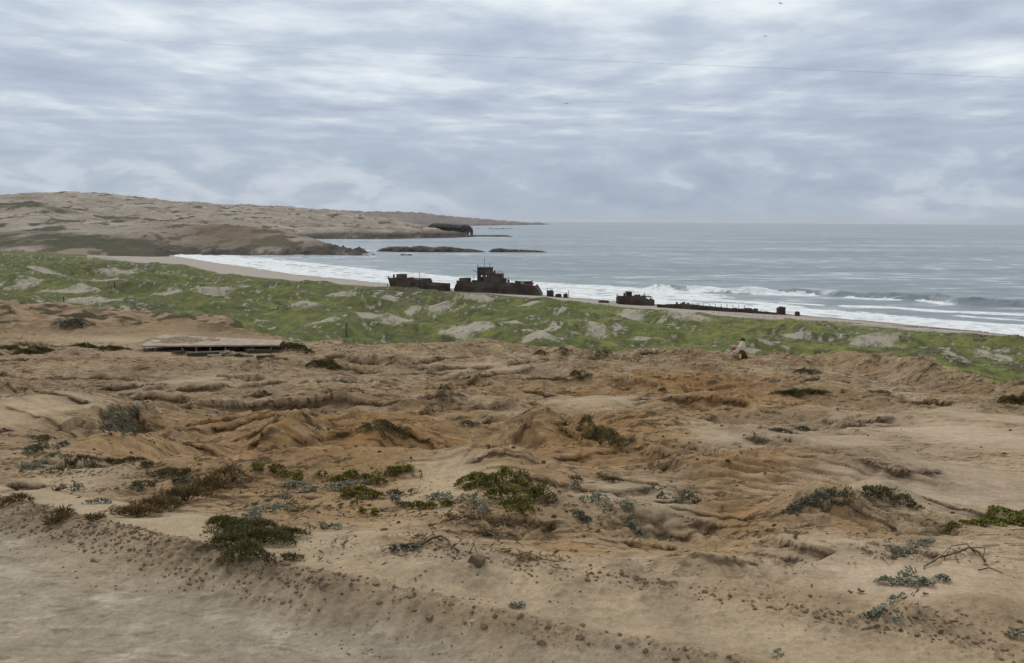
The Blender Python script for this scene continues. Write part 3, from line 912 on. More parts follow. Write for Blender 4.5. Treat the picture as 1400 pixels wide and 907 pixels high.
S.append(hs([(1300, 274), (1300, 273), (1300, 272), (1300, 271), (1300, 271), (1300, 273), (1300, 278), (1300, 283), (1300, 287), (1300, 293), (1300, 296), (1300, 298), (1300, 301), (1300, 303), (1280, 307), (1270, 309), (1260, 311), (1250, 313), (1230, 318), (1200, None, 21), (1200, None, 23.5), (1200, None, 24)]))
S.append(hs([(1650, 272), (1650, 270), (1650, 268), (1650, 265), (1650, 264.3), (1650, 263.8), (1650, 265.0), (1650, 272), (1650, 276.5), (1650, 281), (1650, 282.5), (1650, 283.5), (1650, 286), (1650, 287.5), (1600, 293), (1560, 298), (1500, 304), (1450, 311), (1400, None, 18), (1350, None, 23), (1350, None, 24), (1350, None, 24)]))
S.append(hs([(2400, None, 20)] * len(HU)))
hu = np.concatenate([np.linspace(-1200, -120, 60)[:-1], np.linspace(-120, 700, 620)])
stY = np.array([np.interp(hu, HU, s[0]) for s in S]); stH = np.array([np.interp(hu, HU, s[1]) for s in S])
rowsn = [10, 26, 60, 26, 30, 16, 34, 50, 50, 14]
RY, RH = [], []
for i, n in enumerate(rowsn):
    for k in range(n):
        t = k / n; RY.append(stY[i] + (stY[i + 1] - stY[i]) * t); tt = t * t * (3 - 2 * t) * .5 + t * .5
        RH.append(stH[i] + (stH[i + 1] - stH[i]) * tt)
RY.append(stY[-1]); RH.append(stH[-1])
RY = np.array(RY); RH = np.array(RH); RU = np.broadcast_to(hu, RY.shape)
RX = (RU - 700) / F * RY
st_idx = np.concatenate([np.full(n, i) + np.arange(n) / n for i, n in enumerate(rowsn)] + [[len(rowsn)]])[:, None] * np.ones_like(RY)
rz = CAMZ - RH
above = sstep(-2, 1.5, rz)
rz = rz + above * (fbm(RX / 55, RY / 60, 5, 131) * np.minimum(RY / 1000, 1.1) * 5.5 + fbm(RX / 9, RY / 12, 4, 132) * np.minimum(RY / 1000, 1.1) * 2.2)
lowr = sstep(np.interp(RU, [380, 470], [5.5, 9.0]), np.interp(RU, [380, 470], [1.0, 4.0]), rz) * (RU > 215)              # rocky shore shelves
rz += lowr * above * np.maximum(fbm(RX / 6, RY / 8, 3, 133), -.1) * 3.2
hc = np.broadcast_to(C(.262, .232, .198), RX.shape + (3,)).copy()
hn = fbm(RX / 60, RY / 90, 5, 135); hn2 = fbm(RX / 20, RY / 60, 5, 136, .6)
hc = lerp(hc, C(.325, .295, .255), sstep(0, .35, hn))
hc = lerp(hc, C(.190, .145, .110), sstep(.08, .38, -hn + .5 * hn2) * .75)
hscrub = sstep(.05, .17, hn2 + .4 * hn + np.interp(st_idx, [1, 2, 2.4, 3, 4, 5, 5.6, 7, 10], [.14, .20, .06, -.06, -.04, .08, .02, -.10, -.13]))
hc = lerp(hc, C(.055, .054, .036), hscrub * .88)
# dark scrub belt at the foot of the dunes, and on the left crest
belt = sstep(1.1, 1.35, st_idx + .25 * hn2) * sstep(2.5, 2.1, st_idx + .3 * hn2) * sstep(260, 180, RU)
hc = lerp(hc, C(.068, .066, .042), belt * sstep(-.55, -.1, hn2) * .92)
crest = sstep(4.55, 4.8, st_idx + .2 * hn2) * sstep(5.6, 5.2, st_idx) * sstep(130, 60, RU)
hc = lerp(hc, C(.055, .068, .032), crest * sstep(-.45, -.05, hn2) * .92)
# brown hill above the near point
bh = np.exp(-((RU - 325) / 90) ** 2) * sstep(1.9, 2.3, st_idx) * sstep(4, 3.3, st_idx)
hc = lerp(hc, C(.125, .095, .062), bh * .85)
hc = lerp(hc, C(.075, .075, .040), bh * sstep(.05, .3, hn2) * .8)
rockm = lowr * sstep(-.3, .1, hn2 + .25)
hc = lerp(hc, C(.062, .055, .050), rockm * .92)
hc = lerp(hc, C(.20, .16, .115), sstep(4, 8, rz) * sstep(14, 9, rz) * (RU > 380) * (st_idx > 6) * sstep(0, .3, hn2) * .7)
me = mesh_np('hills', np.stack([RX.ravel(), RY.ravel(), rz.ravel()], 1), grid_faces(*RX.shape))
set_color(me, 'Col', hc.reshape(-1, 3))
tag(link('hills', me, MAT['hill']), kind='structure')

# low cape far beyond
cu = np.linspace(380, 775, 260)
cy = np.interp(cu, [380, 560, 650, 740, 775], [3000, 3100, 3700, 5200, 6500])
ctop = np.interp(cu, [380, 450, 500, 545, 575, 600, 640, 670, 700, 722, 735, 745, 775], [284, 286.5, 289.3, 289.5, 291, 294, 297.8, 300.5, 302.6, 304.6, 304.2, 306.2, 308.2])
rows = []
for f_, k in ((-.04, 0), (0, .12), (.03, .35), (.10, .75), (.18, 1.0), (.30, .8), (.45, -.2)):
    Yc = cy * (1 + f_)
    top = np.array([-drop_at(u, t, y) for u, t, y in zip(cu, ctop, cy * 1.18)])
    zz = CAMZ + top
    zrow = -3 + (zz + 3) * k if k >= 0 else np.full_like(cu, -6.0)
    zrow = zrow + (fbm(cu / 9, Yc / 300, 3, 140) * 6 * (k > 0) * np.clip(zz / 20, 0, 1))
    rows.append(np.stack([(cu - 700) / F * Yc, Yc, zrow], 1))
CV = np.array(rows)
me = mesh_np('hills', CV.reshape(-1, 3), grid_faces(CV.shape[0], CV.shape[1]))
cc = np.broadcast_to(C(.175, .155, .145), (CV.shape[0] * CV.shape[1], 3)).copy()
cc = cc * (1 + .5 * fbm(CV[..., 0].ravel() / 90, CV[..., 1].ravel() / 200, 4, 141)[:, None])
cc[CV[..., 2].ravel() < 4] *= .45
set_color(me, 'Col', cc)
tag(link('hills', me, MAT['hill']), kind='structure')


# ------------------------------------------------------------------ the sea
vs = np.concatenate([np.linspace(215, 60, 330), np.linspace(60, 8, 120)[1:], np.geomspace(8, .55, 40)[1:]])
sy = 20 * F / vs
su = np.concatenate([np.linspace(-1500, -50, 20)[:-1], np.linspace(-50, 1600, 1000), np.linspace(1600, 4000, 30)[1:]])
SU, SY = np.meshgrid(su, sy); SX = (SU - 700) / F * SY
shore = np.array([((u - 700) / F * y, y) for u, y in zip(W_U, W_Y) if u >= 235])
SD, ST, SO = seg_field(SX, SY, shore)
SPX = np.interp(ST, np.linspace(0, 1, 50), np.interp(np.linspace(0, 1, 50), np.concatenate([[0], np.cumsum(np.hypot(*np.diff(shore, axis=0).T))]) / np.hypot(*np.diff(shore, axis=0).T).sum(), [u for u in W_U if u >= 235]))


def sline(pts): return np.array([at_h(px, py, CAMZ) for px, py in pts])


sn1 = fbm(SX / 16 + SY / 16, SD / 5, 4, 151); sn2 = fbm(SX / 4, SY / 6, 4, 152); sn3 = fbm(ST * 60, SD / 3.5, 3, 153)
full = sstep(985, 900, SPX)
wid = np.interp(SPX, [235, 300, 400, 530, 620, 740, 830, 900, 1000, 1400, 2400], [36, 40, 42, 42, 42, 42, 42, 38, 22, 20, 20])
foam = full * sstep(wid + 4, wid - 4, SD + 7 * sn1) * (.55 + .45 * sstep(-.35, .15, sn1 + .6 * sn2)) * sstep(-4, 1, SD)
foam = foam * (.80 + .2 * sstep(-.2, .2, sn3))
foam = np.maximum(foam, (1 - full) * sstep(24, 10, SD + 8 * sn1) * (.50 + .5 * sstep(-.3, .15, sn1 + .5 * sn2)))
foam *= 1 - .45 * full * sstep(.05, .35, fbm(ST * 70, SD / 4, 3, 158)) * sstep(6, 14, SD)
SZ = np.zeros_like(SX)
breaker = sline([(880, 395), (930, 397), (1000, 401), (1110, 403), (1165, 406), (1225, 409), (1275, 411), (1312, 415), (1395, 419), (1600, 432)])
bd, bt, bo = seg_field(SX, SY, breaker)
bd = bd + fbm(SX / 9, SY / 9, 3, 154) * 1.5
bamp = sstep(4, -1, bo) * (.75 + .5 * fbm(bt * 14, bt * 0, 2, 155)) * sstep(0, .03, bt)
SZ += np.where(bd < 0, np.exp(-(bd / 1.5) ** 2), np.exp(-(bd / 6) ** 2)) * 2.3 * bamp
for pts, w_in, w_out, amt in [([(950, 398), (1020, 401), (1110, 404)], 6, 1.2, 1), ([(1165, 407), (1190, 409), (1222, 410)], 5, 1, 1), ([(1268, 412), (1300, 415.5)], 5, 1, 1),
                              ([(1155, 418), (1220, 420), (1280, 425), (1345, 428), (1420, 431)], 7, 3, .95), ([(1072, 414), (1120, 417)], 4, 1.5, .9), ([(950, 408), (1040, 414), (1090, 420)], 6, 4, .8),
                              ([(1090, 424), (1180, 430), (1300, 440), (1420, 447)], 6, 4, .95), ([(372, 366), (420, 369.5)], 3, 1.5, .9),
                              ([(820, 393), (900, 400), (960, 407)], 8, 5, .8), ([(1310, 432), (1420, 440)], 4, 2, .7)]:
    P = sline(pts)
    d, t, o = seg_field(SX, SY, P)
    d = d + 2.2 * sn2 + 1.5 * sn1
    f_ = sstep(-w_in, -w_in * .4, d) * sstep(w_out, w_out * .3, d) * sstep(5, -1, o + 3 * sn2)
    foam = np.maximum(foam, f_ * amt * (.75 + .4 * sstep(-.3, .2, sn2)))
# pale rims round the rocks of the points
for pts, w_ in [([(640, 325.5), (690, 325.2)], 12), ([(690, 322.5), (708, 323.5)], 10), ([(380, 352.5), (430, 352.5), (510, 351)], 6), ([(500, 342), (513, 342.5)], 8), ([(440, 330.5), (520, 330)], 10)]:
    d, t, o = seg_field(SX, SY, sline(pts))
    foam = np.maximum(foam, np.exp(-((d + 3 * sn2) / w_) ** 2) * sstep(10, 0, o) * .75 * sstep(-.25, .15, sn2 + .1))
# swell and chop
SZ += sstep(10, 60, SD) * sstep(900, 300, SY) * (perlin(SX / 40 + SY / 200, (SX * .6 + SY) / 17, 161) * .28 + fbm(SX / 6, (SX * .4 + SY) / 3.5, 3, 162) * .12)
SZ += foam * np.maximum(sn2, 0) * .35
shal = np.exp(-np.maximum(SD, 0) / 60)
me = mesh_np('sea', np.stack([SX.ravel(), SY.ravel(), SZ.ravel()], 1), grid_faces(*SX.shape))
set_float(me, 'foam', np.clip(foam, 0, 1)); set_float(me, 'shallow', np.clip(shal, 0, 1))


def mat_sea():
    m, nt, p = new_mat('sea_water')
    fo = nt.nodes.new("ShaderNodeAttribute"); fo.attribute_name = 'foam'
    sh = nt.nodes.new("ShaderNodeAttribute"); sh.attribute_name = 'shallow'
    geo = nt.nodes.new("ShaderNodeNewGeometry")
    mp = nt.nodes.new("ShaderNodeMapping"); mp.inputs['Rotation'].default_value = (0, 0, math.radians(18)); mp.inputs['Scale'].default_value = (.35, 1, 1)
    nt.links.new(geo.outputs['Position'], mp.inputs[0])
    v = mp.outputs[0]
    chop = n_noise(nt, v, .16, 8, .66, .25); chop2 = n_noise(nt, v, 1.2, 4, .6)
    big = n_noise(nt, v, .012, 5, .6, .3)
    deep = n_mix(nt, sh.outputs['Fac'], (.122, .168, .208), (.190, .240, .258))
    deep = n_mix(nt, n_ramp(nt, big, [(.38, 0.0), (.62, .8)]), deep, n_mix(nt, .5, deep, (.28, .315, .33)))
    # wind flecks and broken crests; glints and dark troughs painted into the colour
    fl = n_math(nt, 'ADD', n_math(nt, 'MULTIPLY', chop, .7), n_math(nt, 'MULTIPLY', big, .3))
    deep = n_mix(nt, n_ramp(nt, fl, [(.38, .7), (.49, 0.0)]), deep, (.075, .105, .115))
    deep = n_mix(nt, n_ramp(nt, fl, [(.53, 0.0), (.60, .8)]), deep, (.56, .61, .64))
    fn = n_noise(nt, geo.outputs['Position'], .9, 6, .7)
    fm = n_math(nt, 'ADD', fo.outputs['Fac'], n_math(nt, 'MULTIPLY', n_math(nt, 'SUBTRACT', fn, .5), .75))
    fmask = n_ramp(nt, fm, [(.38, 0.0), (.62, 1.0)])
    fs = n_noise(nt, geo.outputs['Position'], .35, 6, .7, .4)
    c = n_mix(nt, fmask, deep, n_mix(nt, n_ramp(nt, fs, [(.36, .75), (.56, 0.0)]), (.74, .77, .80), (.40, .45, .47)))
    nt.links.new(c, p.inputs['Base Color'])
    r = n_ramp(nt, fmask, [(0, .30), (1, .9)])
    nt.links.new(r, p.inputs['Roughness'])
    p.inputs['IOR'].default_value = 1.33
    p.inputs['Specular IOR Level'].default_value = .5
    hh = n_math(nt, 'ADD', n_math(nt, 'MULTIPLY', chop, 1.0), n_math(nt, 'MULTIPLY', chop2, .25))
    n_bump(nt, p, hh, .9, 1.1)
    return m


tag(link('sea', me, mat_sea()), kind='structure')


# ------------------------------------------------------------------ rocks in the sea
def rock_strip(name, prof, Y, depth, label, seed, group=None, base=-1.5, cat='rock'):
    """prof: list of (px, py of the top); a long low rock standing in the water at depth Y"""
    us = np.linspace(prof[0][0], prof[-1][0], max(14, int((prof[-1][0] - prof[0][0]) * 1.1)))
    tops = np.interp(us, [p[0] for p in prof], [p[1] for p in prof])
    cs = np.linspace(-1, 1, 15)
    cx = ((prof[0][0] + prof[-1][0]) / 2 - 700) / F * Y
    vv = []
    for c in cs:
        Yc = Y + c * depth
        x = (us - 700) / F * Y
        zt = CAMZ - np.array([drop_at(u, t, Y) for u, t in zip(us, tops)])
        end = np.sqrt(np.clip(1 - np.abs(np.linspace(-1, 1, len(us))) ** 6, 0, 1))
        prof_c = max(0.0, 1 - abs(c) ** 5.0)
        n = fbm(x / (depth * .5), np.full_like(x, Yc / (depth * .5)), 4, seed)
        n2 = ridged(x / (depth * .9), np.full_like(x, Yc / (depth * .7)), 3, seed + 5)
        z = base + (zt - base) * prof_c * end * (.80 + .22 * n2) + (zt - base) * .14 * n * prof_c
        vv.append(np.stack([x - cx, np.full_like(x, Yc - Y) + n * depth * .35, z], 1))
    vv = np.array(vv)
    me = mesh_np(name, vv.reshape(-1, 3), grid_faces(*vv.shape[:2]), smooth=False)
    o = link(name, me, MAT['rock'], loc=(cx, Y, 0))
    return tag(o, label, cat, group)


rock_strip('rock_reef', [(511, 342), (520, 338.2), (540, 336.8), (560, 337.5), (572, 335.8), (590, 338), (597, 338.5), (606, 337), (625, 338.5), (634, 340), (642, 339.6), (655, 341), (667, 342.6)], 578, 11, 'long dark rock reef lying in the bay behind the wreck', 201, cat='reef')
rock_strip('rock_reef', [(665, 341.8), (672, 339.4), (684, 339.2), (692, 341), (715, 341.5), (735, 342.4), (751, 343.6)], 582, 7, 'low flat reef with a tapering tip, straight behind the wheelhouse tower', 207, cat='reef')
rock_strip('rock_shelf', [(610, 324), (640, 321.5), (660, 321.5), (690, 321.5), (706, 323.5)], 1160, 14, 'thin rock shelf reaching into the sea below the arched cliff', 211)
rock_strip('sea_rock', [(544, 350), (549, 347.2), (556, 348.5), (560, 347.5), (567, 350)], 515, 4, 'small broken rocks just off the tip of the near point', 213)
rock_strip('sea_rock', [(848, 346.5), (852, 344.8), (857, 345.4), (864, 346.5)], 590, 3, 'tiny lone dark rock awash far out in the open bay', 215)
rock_strip('sea_rock', [(428, 354), (434, 352.4), (439, 354)], 478, 2.4, 'small dark rock at the edge of the white surf below the near point', 217)


# the undercut cliff with its arch
def cliff():
    Y = 1255.0
    px = [(581, 312), (586, 307.5), (592, 305.5), (602, 305.8), (614, 306.8), (626, 308.2), (637, 307.6), (641, 309), (644, 311.5), (646, 315)]
    us = np.linspace(581, 646, 70)
    top = CAMZ - np.array([drop_at(u, t, Y) for u, t in zip(us, np.interp(us, [p[0] for p in px], [p[1] for p in px]))])
    arch = np.interp(us, [581, 639.4, 640, 641, 642.2, 642.6, 646], [-2, -2, 3, 5.0, 3, -2, -2])
    hole_shape = np.interp(us, [581, 629.5, 631, 633, 634.5, 646], [-2, -2, 3.2, 3.4, -2, -2])
    bot = np.maximum(arch, hole_shape)
    x = (us - 700) / F * Y; cx = x.mean()
    thick = np.interp(us, [581, 600, 634, 640, 646], [40, 45, 26, 7, 6])
    vv = []; n = len(us); prof = [(0, 0), (-.10, .25), (.06, .5), (-.04, .75), (.02, .93), (.12, 1.0), (.5, 1.02), (1, .98), (1.0, .5), (1.0, 0)]
    for q, k in prof:
        z = bot + (top - bot) * k
        yo = q * thick + (fbm(x / 6, z / 5, 3, 222) * 2.5 if q < .4 else 0)
        vv.append(np.stack([x - cx, yo, z + (k > .9) * fbm(x / 8, x * 0 + q * 5, 3, 223) * .8], 1))
    vv.append(vv[0].copy())
    vv = np.array(vv)
    fs = grid_faces(*vv.shape[:2])
    verts = vv.reshape(-1, 3)
    me = mesh_np('headland', verts, fs, smooth=False)
    o = link('headland', me, MAT['rock'], loc=(cx, Y, 0))
    tag(o, 'dark undercut sea cliff with a small arch at its seaward end', 'cliff')


cliff()


# ------------------------------------------------------------------ wrecks
class Wreck:
    """a vertical plane along a hull, read off the photograph and given its real distance and beam"""
    def __init__(self, p0, p1, h, h1=None):
        a, b = at_h(*p0, h), at_h(*p1, h if h1 is None else h1)
        self.a = Vector((a[0], a[1], CAMZ - h)); d = Vector((b[0] - a[0], b[1] - a[1], 0)); d.normalize()
        self.d = d; self.n = Vector((-d.y, d.x, 0))      # away from the camera
        self.ang = math.atan2(d.y, d.x)

    def loc(self, px, py, off=0.0):
        """pixel -> local (along, across, up) where the ray meets the plane 'off' metres behind the near side"""
        r = ray(px, py)
        o = Vector((0, 0, CAMZ)); a = self.a + self.n * off
        t = (a - o).dot(self.n) / r.dot(self.n)
        P = o + r * t - self.a
        return Vector((P.dot(self.d), off, P.z))

    def root(self, name): return empty(name, self.a, self.ang)

    def prism(self, bm, poly, off, thick, taper=0.0, seed=None):
        pts = [self.loc(px, py, off) for px, py in poly]
        f = [bm.verts.new(p) for p in pts]
        b = [bm.verts.new(Vector((p.x, off + thick, p.z))) for p in pts]
        n = len(pts)
        bm.faces.new(f); bm.faces.new(b[::-1])
        for i in range(n): bm.faces.new((f[i], b[i], b[(i + 1) % n], f[(i + 1) % n]))

    def hull(self, bm, top, zbot, beam, off=0.0, wall=.25, rake=0.0, cut=0.0):
        """open hull shell: two plated sides with a bottom deck; top = list of px points along the upper edge"""
        pts = [self.loc(px, py, off) for px, py in top]
        xs = [p.x for p in pts]
        for side in (0, 1):
            o0 = off + (0 if side == 0 else beam - wall)
            dz = 0 if side == 0 else -.62
            rk = [rake * max(0, 1 - (p.x - xs[0]) / 5.0) for p in pts]
            if side: pts = [p for p in pts if xs[0] + cut * 3 <= p.x <= xs[-1] - cut * 3] if cut else pts
            f = [bm.verts.new((p.x, o0 + .0, max(p.z + dz, zbot + .1))) for p in pts]; fb = [bm.verts.new((p.x + r_, o0 + (.35 if side == 0 else -.35), zbot)) for p, r_ in zip(pts, rk)]
            g_ = [bm.verts.new((p.x, o0 + wall, max(p.z + dz, zbot + .1))) for p in pts]; gb = [bm.verts.new((p.x + r_, o0 + wall + (.35 if side == 0 else -.35), zbot)) for p, r_ in zip(pts, rk)]
            for i in range(len(pts) - 1):
                bm.faces.new((f[i], f[i + 1], fb[i + 1], fb[i])); bm.faces.new((g_[i + 1], g_[i], gb[i], gb[i + 1]))
                bm.faces.new((f[i + 1], f[i], g_[i], g_[i + 1]))
            for i in (0, len(pts) - 1): bm.faces.new((f[i], fb[i], gb[i], g_[i]))

    def box(self, bm, x0, y0, x1, y1, off, thick):
        a = self.loc(x0, y0, off); b = self.loc(x1, y1, off)
        box_bm(bm, ((a.x + b.x) / 2, off + thick / 2, (a.z + b.z) / 2), (abs(b.x - a.x), thick, abs(a.z - b.z)))

    def pole(self, bm, x0, y0, x1, y1, off, r=.06):
        tube_bm(bm, [self.loc(x0, y0, off), self.loc(x1, y1, off)], r, 6)


def jagged(pts, step, amp, seed):
    r = random.Random(seed); out = []
    for (x0, y0), (x1, y1) in zip(pts[:-1], pts[1:]):
        n = max(1, int(abs(x1 - x0) / step)); 
        for i in range(n):
            t = i / n
            out.append((x0 + (x1 - x0) * t, y0 + (y1 - y0) * t + (r.uniform(-amp, amp) if i else 0)))
    out.append(pts[-1])
    return out


RU_ = MAT['rust']; RP_ = MAT['rust_pale']


def wreck_stern():
    w = Wreck((619, 397.5), (741, 405.5), 18.6, 19.8)
    root = tag(w.root('shipwreck'), 'largest rusted wreck section, with a tall wheelhouse tower and masts, on the beach', 'shipwreck', 'rusting wreck sections along the beach')
    bm = bmesh.new()
    top = [(620.5, 396), (622.5, 390), (625, 386.4), (628, 384.8), (645, 385.6), (660, 386.4), (675, 387.0), (690, 387.8), (697, 388.8), (704, 388.6), (713, 389.3), (722, 390), (727, 391)]
    w.hull(bm, jagged(top, 3, .25, 4), -2.5, 8.6, cut=.8)
    bm_obj('hull', bm, RU_, root)
    # transom / raked end plating
    bm = bmesh.new()
    for off, t in ((.3, .25), (8.0, .25)):
        w.prism(bm, [(726.5, 389.5), (731.4, 391.4), (735, 397), (739, 403), (739, 409), (726.5, 409)], off, t)
    w.prism(bm, [(731.2, 391.2), (731.8, 391.4), (739.4, 403.4), (739.2, 409), (738.6, 409), (738.4, 403.6)], .56, 7.4)
    bm_obj('stern_plate', bm, RU_, root)
    # deck
    bm = bmesh.new()
    a = w.loc(624, 389); b = w.loc(727, 395)
    box_bm(bm, ((a.x + b.x) / 2, 4.3, .55 + a.z * 0 + 1.2), (b.x - a.x, 7.9, .12))
    bm_obj('deck', bm, RU_, root)
    # ribs and rubbing strake on the near side
    bm = bmesh.new()
    for px in np.arange(628, 726, 7.2):
        p = w.loc(px, 390); box_bm(bm, (p.x, -.04, .55), (.09, .07, 2.0))
    bm_split('hull_frame', bm, RU_, root)
    for pts in ([(628, 391.0), (680, 394.2), (726, 397.2)],):
        bm = bmesh.new(); P = [w.loc(*q) for q in pts]
        tube_bm(bm, [Vector((q.x, -.06, q.z)) for q in P], .07, 5); bm_obj('rubbing_strake', bm, RP_, root)
    # wheelhouse: hollow tower with openings
    th = tag(empty('wheelhouse', (0, 0, 0)), 'tall square wheelhouse with small lit openings'); th.parent = root
    bm = bmesh.new()
    o0, o1 = 2.0, 6.6
    # front wall in pieces round the door and two windows
    for x0, y0, x1, y1 in [(652.4, 367, 657.2, 389), (657.2, 367, 660.2, 375), (657.2, 384.5, 660.2, 389), (660.2, 367, 663.8, 389), (663.8, 367, 665.6, 376.6), (663.8, 379, 665.6, 389), (665.6, 367, 671, 389)]:
        w.box(bm, x0, y0, x1, y1, o0, .14)
    for x0, y0, x1, y1 in [(652.4, 367, 657.6, 389), (657.6, 367, 659.6, 376.5), (657.6, 379, 659.6, 389), (659.6, 367, 664, 389), (664, 367, 665.3, 377), (664, 378.7, 665.3, 389), (665.3, 367, 671, 389)]:
        w.box(bm, x0 , y0, x1, y1, o1, .14)
    for px in (652.6, 670.8):
        p = w.loc(px, 367, o0); q = w.loc(px, 389, o0)
        box_bm(bm, (p.x, (o0 + o1) / 2 + .07, (p.z + q.z) / 2), (.12, o1 - o0 - .15, p.z - q.z))
    bm_obj('wall', bm, RU_, th)
    bm = bmesh.new(); w.box(bm, 651.8, 366.2, 671.6, 367.3, o0 - .2, 5.2); w.box(bm, 654, 368.6, 671, 369.0, o0 - .1, .1)
    bm_obj('roof', bm, RU_, th)
    # lower house aft of it
    bm = bmesh.new()
    w.box(bm, 671.3, 375.8, 685.8, 390, 1.8, 5.0)
    w.box(bm, 669, 375.2, 686.3, 376, 1.6, 5.4)
    bm_obj('deckhouse', bm, RU_, root)
    for off in (1.9, 6.6):
        bm = bmesh.new()
        for px, py in ((672.4, 370.5), (677.2, 369.5), (681, 371), (685.6, 370)): w.pole(bm, px, py, px, 375.6, off, .05)
        w.pole(bm, 671, 370.6, 685.8, 370.8, off, .04); w.pole(bm, 671, 373.2, 681, 373.3, off, .04)
        bm_obj('railing', bm, RU_, root)
    bm = bmesh.new(); w.pole(bm, 673, 375.2, 677, 370, 3.5, .12); bm_obj('pipe', bm, RU_, root)
    bm = bmesh.new(); w.pole(bm, 676, 375.4, 676, 371, 4.5, .22); bm_obj('pipe', bm, RU_, root)
    # low gun tub forward, another aft
    bm = bmesh.new()
    c = w.loc(635.8, 380.4, 4.2)
    for k in range(18):
        a0, a1 = k * 2 * math.pi / 18, (k + 1) * 2 * math.pi / 18
        r_ = 1.65
        v = [(c.x + r_ * math.cos(a), 4.2 + r_ * math.sin(a)) for a in (a0, a1)]
        vi = [(c.x + (r_ - .1) * math.cos(a), 4.2 + (r_ - .1) * math.sin(a)) for a in (a0, a1)]
        z0, z1 = c.z - 1.4, c.z
        q = [bm.verts.new((x, y, z)) for x, y, z in ((*v[0], z0), (*v[1], z0), (*v[1], z1), (*v[0], z1), (*vi[0], z0), (*vi[1], z0), (*vi[1], z1), (*vi[0], z1))]
        for f in ((0, 1, 2, 3), (5, 4, 7, 6), (3, 2, 6, 7)): bm.faces.new([q[i] for i in f])
    bm_obj('gun_tub', bm, RP_, root)
    bm = bmesh.new()
    for x0, x1, y0 in ((704, 708.5, 384.3), (708.5, 713, 384.5), (716, 721, 385.2), (721, 726.3, 385.5)):
        w.box(bm, x0, y0, x1, 391.5, 2.4, .16)
    w.box(bm, 713, 386.4, 716, 391.5, 2.4, .16)
    w.box(bm, 704, 384.4, 726.3, 391.5, 6.4, .16)
    for px in (704.2, 726.1):
        p = w.loc(px, 384.8, 2.4); box_bm(bm, (p.x, 4.5, p.z - .6), (.14, 3.9, 1.2))
    bm_obj('bulwark', bm, RU_, root)
    bm = bmesh.new(); w.box(bm, 711.8, 384.9, 716.4, 388.4, 2.3, .06)
    o = bm_obj('plate', bm, MAT['sack_pink'], root); o['label'] = 'pale flaking plate'
    bm = bmesh.new()
    p = w.loc(690.5, 380.5, 4); tube_bm(bm, [(p.x, 4, p.z - 2.0), (p.x, 4, p.z - .25), (p.x, 4, p.z)], [.46, .46, .36], 12)
    bm_obj('ventilator', bm, RP_, root)
    bm = bmesh.new(); w.pole(bm, 694.8, 379.6, 694.8, 388.5, 3.4, .10); w.pole(bm, 693.4, 383, 696, 383.4, 3.4, .09); w.box(bm, 693.6, 383.4, 696.2, 387.5, 3.0, .8)
    bm_split('winch', bm, RU_, root)
    for x, y0, y1, r, off in ((662.3, 352.8, 367.2, .055, 3), (669.7, 359.2, 367.2, .065, 2.4), (653.4, 362.2, 386, .11, 1.85)):
        bm = bmesh.new(); w.pole(bm, x, y0, x, y1, off, r)
        if y0 < 354: w.pole(bm, x - .8, 354.6, x + .8, 354.6, off, .03)
        bm_split('mast', bm, RU_, root)
    bm = bmesh.new(); w.pole(bm, 647, 370.2, 652.6, 371, 1.85, .05); w.pole(bm, 649, 370.4, 652.6, 373.4, 1.85, .05); w.pole(bm, 647.2, 368.6, 647.2, 371, 1.85, .04)
    bm_obj('yardarm', bm, RU_, root)
    bm = bmesh.new(); w.pole(bm, 648, 375.2, 648, 385.5, 1.9, .06); bm_obj('mast', bm, RU_, root)
    # drooping cable and deck clutter
    bm = bmesh.new()
    for x0, y0, x1, y1 in ((624, 384, 628, 387), (645, 383.4, 652, 389), (686, 384.6, 688, 389), (697.5, 387.4, 703, 390), (699, 386.4, 700, 389)):
        w.box(bm, x0, y0, x1, y1, random.uniform(2, 3), random.uniform(1, 2))
    bm_split('deck_fitting', bm, RU_, root)


